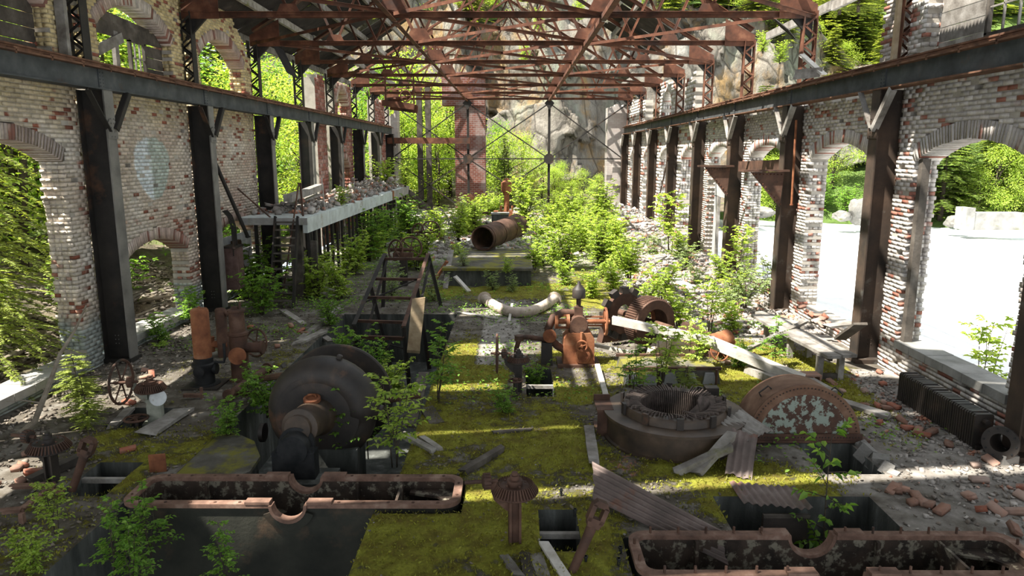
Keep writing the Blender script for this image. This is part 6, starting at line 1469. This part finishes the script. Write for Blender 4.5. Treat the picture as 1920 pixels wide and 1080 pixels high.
# hillside across the river, cliff top
for i in range(135):
    if i < 60:
        x = q.uniform(19, 62); y = 50 - (x - 30) * .387 + abs(q.gauss(0, 5)) + .3
    else: x = q.uniform(18, 95); y = q.uniform(30, 95)
    z = bank(x, y)
    if z < -1.05 or (x < 37 and (i >= 60 or z > 1.5)): continue
    k = q.random(); near = z < 1.5
    if near and k < .75 or k < .3: plant('riverside_alder', BT[q.randrange(2)], 'bushy tree on the far river bank', 'tree', (x, y, z - .3), q.uniform(.45, .8) if near else q.uniform(.7, 1.2), group='bushy trees across the river', part=('foliage', 'trunk'))
    else: plant('hillside_conifer', CON[1 if k < .8 else 0], 'conifer on the hillside across the river', 'tree', (x, y, z - .3), (lambda k_: (k_ * 1.4, k_ * 1.4, k_ * .9))(q.uniform(.6, 1.1)), group='conifers across the river', part=('foliage', 'trunk'))
for i in range(34):
    x = q.uniform(19, 60); y = 50 - (x - 30) * .387 + q.uniform(.1, 2.2); plant('bank_bush', TALL[i % 2], 'leafy bush at the far waterline', 'bush', (x, y, bank(x, y) - .1), q.uniform(.7, 1.3), group='bushes at the far waterline')
for i in range(46):
    x = -24 + 52 * (i + q.random()) / 46; y = q.uniform(61.5, 64.5); plant('cliff_edge_tree', [BT[0], BT[1], CON[1]][i % 3], 'leafy tree along the upper edge of the cliff', 'tree', (x, y, ctz(x, max(62, y)) - .6), (.6, .6, .5) if i % 3 < 2 else (.7, .7, .4), group='trees along the cliff edge', part=('foliage', 'trunk'))
for i in range(95):
    x = q.uniform(-28, 36); y = q.uniform(64, 80); z = ctz(x, y)
    plant('cliff_conifer', CON[1 if q.random() < .7 else 0], 'conifer growing above the cliff', 'tree', (x, y, z - 1), (lambda k_: (k_ * 1.5, k_ * 1.5, k_ * .85))(q.uniform(.5, .9)), group='conifers above the cliff', part=('foliage', 'trunk'))
for i, (x, y) in enumerate(((1665, 100), (1610, 5), (1575, 10), (1685, 160), (1705, 60))):
    p = AY(x, y, 50 + 2 * i); plant('ledge_conifer', CON[1], ORD[sorted((1665, 1610, 1575, 1685, 1705)).index(x)] + ' conifer from the left on the right shoulder of the cliff', 'tree', p - Vector((0, 0, .5 if x < 1650 else 3)), (.75, .75, .42), group='conifers on the cliff shoulder', part=('foliage', 'trunk'))
for i, (x, y) in enumerate(((1010, 60), (1430, 100), (1085, 40), (985, 120), (1195, 30), (1462, 120))):
    p = AY(x, y, 57); plant('ledge_bush', TALL[0], ORD[sorted((1010, 1430, 1085, 985, 1195, 1462)).index(x)] + ' small bush from the left clinging to the cliff face', 'bush', p, .6, group='bushes on the cliff face')
# right outside the near right window
plant('sapling', SAP[2], 'sapling outside the near right window', 'sapling', (8.1, 11.9, -.6), (1.25, 1.25, 1.5)); plant('sapling', SAP[2], 'second sapling outside the near right window', 'sapling', (8.6, 11.0, -.6), 1.1)
plant('hemlock', HEM, 'hemlock reaching in at the right edge outside the window', 'tree', (9.6, 10.2, -.8), .42, part=('foliage', 'trunk')); plant('bush', BUSH[1], 'bush under the near right window outside', 'bush', (8.3, 10.2, -.5), 1.3)
# ------------------------------------------------------------ boulders, logs, branches
def boulder(label, loc, size, group=None):
    bm = bmesh.new(); bmesh.ops.create_icosphere(bm, subdivisions=3, radius=1); sd = random.uniform(0, 90)
    for v in bm.verts:
        v.co *= 1 + .3 * noise.fractal(v.co * 1.1 + Vector((sd, 0, 0)), 1, 2, 3) + .12 * noise.cell(v.co * 1.6 + Vector((sd, 0, 0)))
        v.co = Vector((v.co.x * size[0], v.co.y * size[1], v.co.z * size[2]))
    me = bpy.data.meshes.new('boulder'); bm.to_mesh(me); bm.free(); o = obj0('boulder', me, 'boulder'); o.location = loc; tag(o, label, 'boulder', group)
for lb, x, y, Y, s_ in (('big pointed boulder on the far river bank', 1612, 395, 46, (.7, .7, .85)), ('low boulder left of the pointed boulder', 1580, 405, 46, (.6, .5, .35)), ('flat boulder right of the pointed boulder', 1660, 400, 47, (.7, .6, .35)), ('boulder at the waterline seen in the third right arch', 1432, 398, 50, (.8, .7, .35)), ('small boulder near the concrete block across the river', 1790, 415, 44, (.6, .6, .35))):
    p = AY(x, y, Y); boulder(lb, p, s_)
s = thing('river_block', 'pale concrete block on the far river bank', 'concrete block', AY(1868, 425, 42)); m = MB(); m.box((0, .5, .3), (3.4, 1, 1.0)); m.build('block', 'concrete', s); m = MB(); m.box((-1.6, .5, .45), (.5, 1.1, 1.3)); m.build('buttress', 'concrete', s)
def branchy(name, label, pts, r0, mat, twigs=5, cat='branch'):
    o_ = Vector(pts[0]); pts = [Vector(p) - o_ for p in pts]; s = thing(name, label, cat, o_)
    m = MB(); n = len(pts); m.path(pts, [r0 * (1 - .75 * i / (n - 1)) for i in range(n)], 8); m.build('limb', mat, s, smooth=True)
    for k in range(twigs):
        t = random.uniform(.25, .95) * (n - 1); i = min(n - 2, int(t)); c = pts[i].lerp(pts[i + 1], t - i); d = Vector((random.uniform(-1, 1), random.uniform(-1, 1), random.uniform(-.3, .7))) * random.uniform(.15, .4)
        m = MB(); m.path([c, c + d * .6 + Vector((0, 0, .03)), c + d], [r0 * .3, r0 * .2, r0 * .08], 5); m.build('twig', mat, s, smooth=True)
b0 = G(40, 812)
branchy('dead_branch', 'long dead branch leaning inside the near left window', [b0, AY(65, 790, 9.9), AY(92, 722, 10.1), AY(112, 665, 10.3), AY(140, 620, 10.5), AY(162, 572, 10.7)], .05, 'bark_pale', 7)
branchy('dead_branch', 'pale curved dead branch outside the low left window', [(-9.3, 15.0, .2), (-9.3, 15.1, .7), (-9.25, 15.35, 1.1), (-9.2, 15.7, 1.35), (-9.3, 16.2, 1.5)], .05, 'bark_pale', 6)
for i, (x, y, a, L) in enumerate(((-9.6, 12.2, 60, 2.5), (-10.2, 14.4, 95, 3), (-9.0, 15.6, 20, 2.2), (-9.4, 16.6, 75, 2.4), (-10.4, 11.4, 110, 2.6), (-9.5, 18.2, 40, 2))):
    d = Vector((math.cos(R(a)), math.sin(R(a)), .08)) * L; p = Vector((x, y, lz(x, y) + .12))
    branchy('fallen_log', '%s fallen log on the ground outside the left windows, from the camera' % ORD[[1, 2, 3, 4, 0, 5][i]], [p - d / 2, p, p + d / 2], .09, 'bark_pale' if i % 2 else 'bark', 4, 'log')
for i in range(9):                                           # collapsed boards heaped outside the low left window
    p = Vector((-8.9 - .12 * i, 14.6 + .25 * i, lz(-9, 15) + .12 + .03 * i)); plank('fallen_board', 'dark fallen board in the heap outside the low left window', p, p + Vector((-.5 + .1 * i, 1.9, .15)), .2, .03, 'wood_dark', random.uniform(-20, 20), 'plank', 'boards outside the low left window')
# ------------------------------------------------------------ rubble and litter
def hz(x, y): return floor_z(x, y)
bl_ = unit.copy(); bl_.name = 'loose_brick'; bl_.materials.append(M['brick_loose'])
def loose(zone, n, label, f):
    k = 0; t = 0
    while k < n and t < n * 30:
        t += 1; x, y, z = f()
        if in_pit(x, y): continue
        o = bpy.data.objects.new('loose_brick', bl_); C.objects.link(o); o.location = (x, y, z + .035); half = random.random() < .4
        o.scale = (.2 * (random.uniform(.4, .7) if half else 1), .1, .065); o.rotation_euler = (random.gauss(0, .25), random.gauss(0, .25), random.uniform(0, 6.28)); tag(o, label, 'brick', zone); k += 1
U = random.uniform
def zr(pts):                                                 # around picture-named spots on the floor
    def f():
        x, y, s_ = random.choice(pts); p = G(x, y); return (p.x + random.gauss(0, s_), p.y + random.gauss(0, s_), hz(p.x, p.y))
    return f
loose('bricks right front', 24, 'loose red brick on the grey debris at the lower right', zr([(1720, 940, .12), (1690, 920, .15), (1800, 880, .22), (1850, 860, .25), (1730, 815, .08), (1800, 900, .15), (1850, 960, .2), (1740, 960, .1), (1900, 930, .15)]))
loose('bricks by the radiator', 14, 'brick among the chips between radiator and bench', zr([(1620, 730, .25), (1650, 760, .25), (1700, 800, .2), (1640, 705, .15)]))
loose('bricks right rubble', 70, 'brick in the sunlit rubble along the right wall', lambda: (lambda x, y: (x, y, hz(x, y) + .02))(U(3.6, 6.7), U(15.5, 27)))
loose('bricks far rubble', 60, 'brick in the rubble of the far floor', lambda: (lambda x, y: (x, y, hz(x, y) + .02))(U(-4, 6.5), U(27, 43)))
loose('bricks on the bench', 9, 'brick lying on the workbench', lambda: (U(6.15, 6.6), U(13.9, 15.8), .56))
loose('bricks on the gallery', 40, 'brick in the rubble on the gallery deck', lambda: (U(-7.3, -5.8), U(19.6, 34), PZ + abs(random.gauss(0, .1))))
loose('bricks left floor', 22, 'brick on the dim floor by the left wall', zr([(60, 870, .25), (35, 890, .25), (190, 840, .3), (300, 700, .3), (540, 620, .5), (90, 930, .2), (260, 740, .3)]))
loose('bricks on moss', 10, 'brick lying on the moss right of the exciter', zr([(1420, 690, .4), (1350, 720, .3), (1480, 740, .3)]))
def scatter(name, label, cat, n, f, s0, s1, mat, flat=.5, tilt=.4, jit=.35):
    cs = []; 
    while len(cs) < n:
        x, y, z = f()
        if not in_pit(x, y): cs.append((x, y, z))
    s_ = rng.uniform(s0, s1, n)[:, None] * rng.uniform(.5, 1.3, (n, 3)); s_[:, 2] *= flat
    o = obj0(name, boxes(name, cs, s_, randrots(n, tilt), jit), mat, kind='stuff'); tag(o, label, cat)
scatter('rubble', 'pale broken masonry along the sunlit right wall', 'rubble', 6500, lambda: (lambda x, y: (x, y, hz(x, y) + .02))(3.2 + 3.7 * (1 - random.random() ** 1.6), U(15.6, 30)), .03, .13, 'rubble', .6)
scatter('rubble', 'broken masonry heaped over the far floor', 'rubble', 5000, lambda: (lambda x, y: (x, y, hz(x, y) + .03))(U(-5, 6.8), U(27, 45)), .05, .22, 'rubble', .6)
scatter('rubble', 'brick chips and mortar on the floor at the lower right', 'rubble', 1300, lambda: (lambda x, y: (x, y, .01))(6.75 - abs(random.gauss(0, 1.0)), U(7, 12.8)), .015, .06, 'rubble', .5)
scatter('rubble', 'broken masonry heaped on the gallery deck', 'rubble', 900, lambda: (lambda y: (U(-7.3, -5.7), y, PZ + abs(random.gauss(0, .09 + (.15 if y > 28 else 0)))))(U(20, 37.5)), .04, .2, 'rubble', .6)
scatter('rubble', 'rubble and dust at the foot of the left wall', 'rubble', 1100, lambda: (XL + abs(random.gauss(0, .8)) + .1, U(7, 18), .01), .015, .07, 'litter', .5)
scatter('litter', 'dead leaves, bark and chips strewn over the floor', 'litter', 9000, lambda: (U(-7.8, 6.5), U(4.5, 21), .012), .012, .05, 'litter', .15, .3)
scatter('litter', 'twigs and splinters strewn over the floor', 'litter', 1400, lambda: (U(-7.8, 6), U(4.5, 21), .02), .02, .03, 'wood_grey', .5, .15, .2)
scatter('litter', 'bark, boards and leaf litter on the ground outside the left wall', 'litter', 4000, lambda: (lambda x, y: (x, y, lz(x, y) + .02))(U(-13, XL - .5), U(9, 24)), .03, .16, 'litter', .2, .3)
# soft moss pile
P_ = []
while len(P_) < 42000:
    x = U(-6.5, 6); y = U(4.6, 16) if random.random() < .85 else U(16, 25); ml = mosslevel(x, y)
    if in_pit(x, y) or ml < .38 + .5 * (noise.noise(Vector((x * 6, y * 6, 2)))): continue
    P_.append((x, y, floor_z(x, y) + (.03 if ml > .45 else .005)))
n = len(P_); d = rng.normal(0, .55, (n, 3)); d[:, 2] = rng.uniform(.4, 1, n); ln = rng.uniform(.018, .05, n)
tag(obj0('moss', kites('moss', P_, d, ln, ln * .5, 'moss_tuft', up=np.array([1., .3, 0])), None, kind='stuff'), 'soft yellow green moss covering the concrete floor', 'moss')

# low weeds and seedlings too many to count
P_ = []
cl = [(U(-4.5, 6.3), U(14, 44)) for _ in range(150)] + [(U(-7, -4), U(14, 30)) for _ in range(40)] + [(U(-1.5, 5.5), U(9, 15)) for _ in range(9)]
for cx, cy in cl:
    for _ in range(random.randrange(40, 130)):
        x, y = random.gauss(cx, .32), random.gauss(cy, .32)
        if -7.8 < x < 6.8 and not in_pit(x, y): P_.append((x, y, floor_z(x, y) + abs(random.gauss(.06, .07))))
n = len(P_); d = rng.normal(0, 1, (n, 3)); d[:, 2] = rng.uniform(-.2, .5, n); ln = rng.uniform(.035, .08, n)
tag(obj0('weeds', leaves('weeds', P_, d, ln, ln * .55, 'leaf'), None, kind='stuff'), 'low weeds sprouting all over the ruined floor', 'weeds')
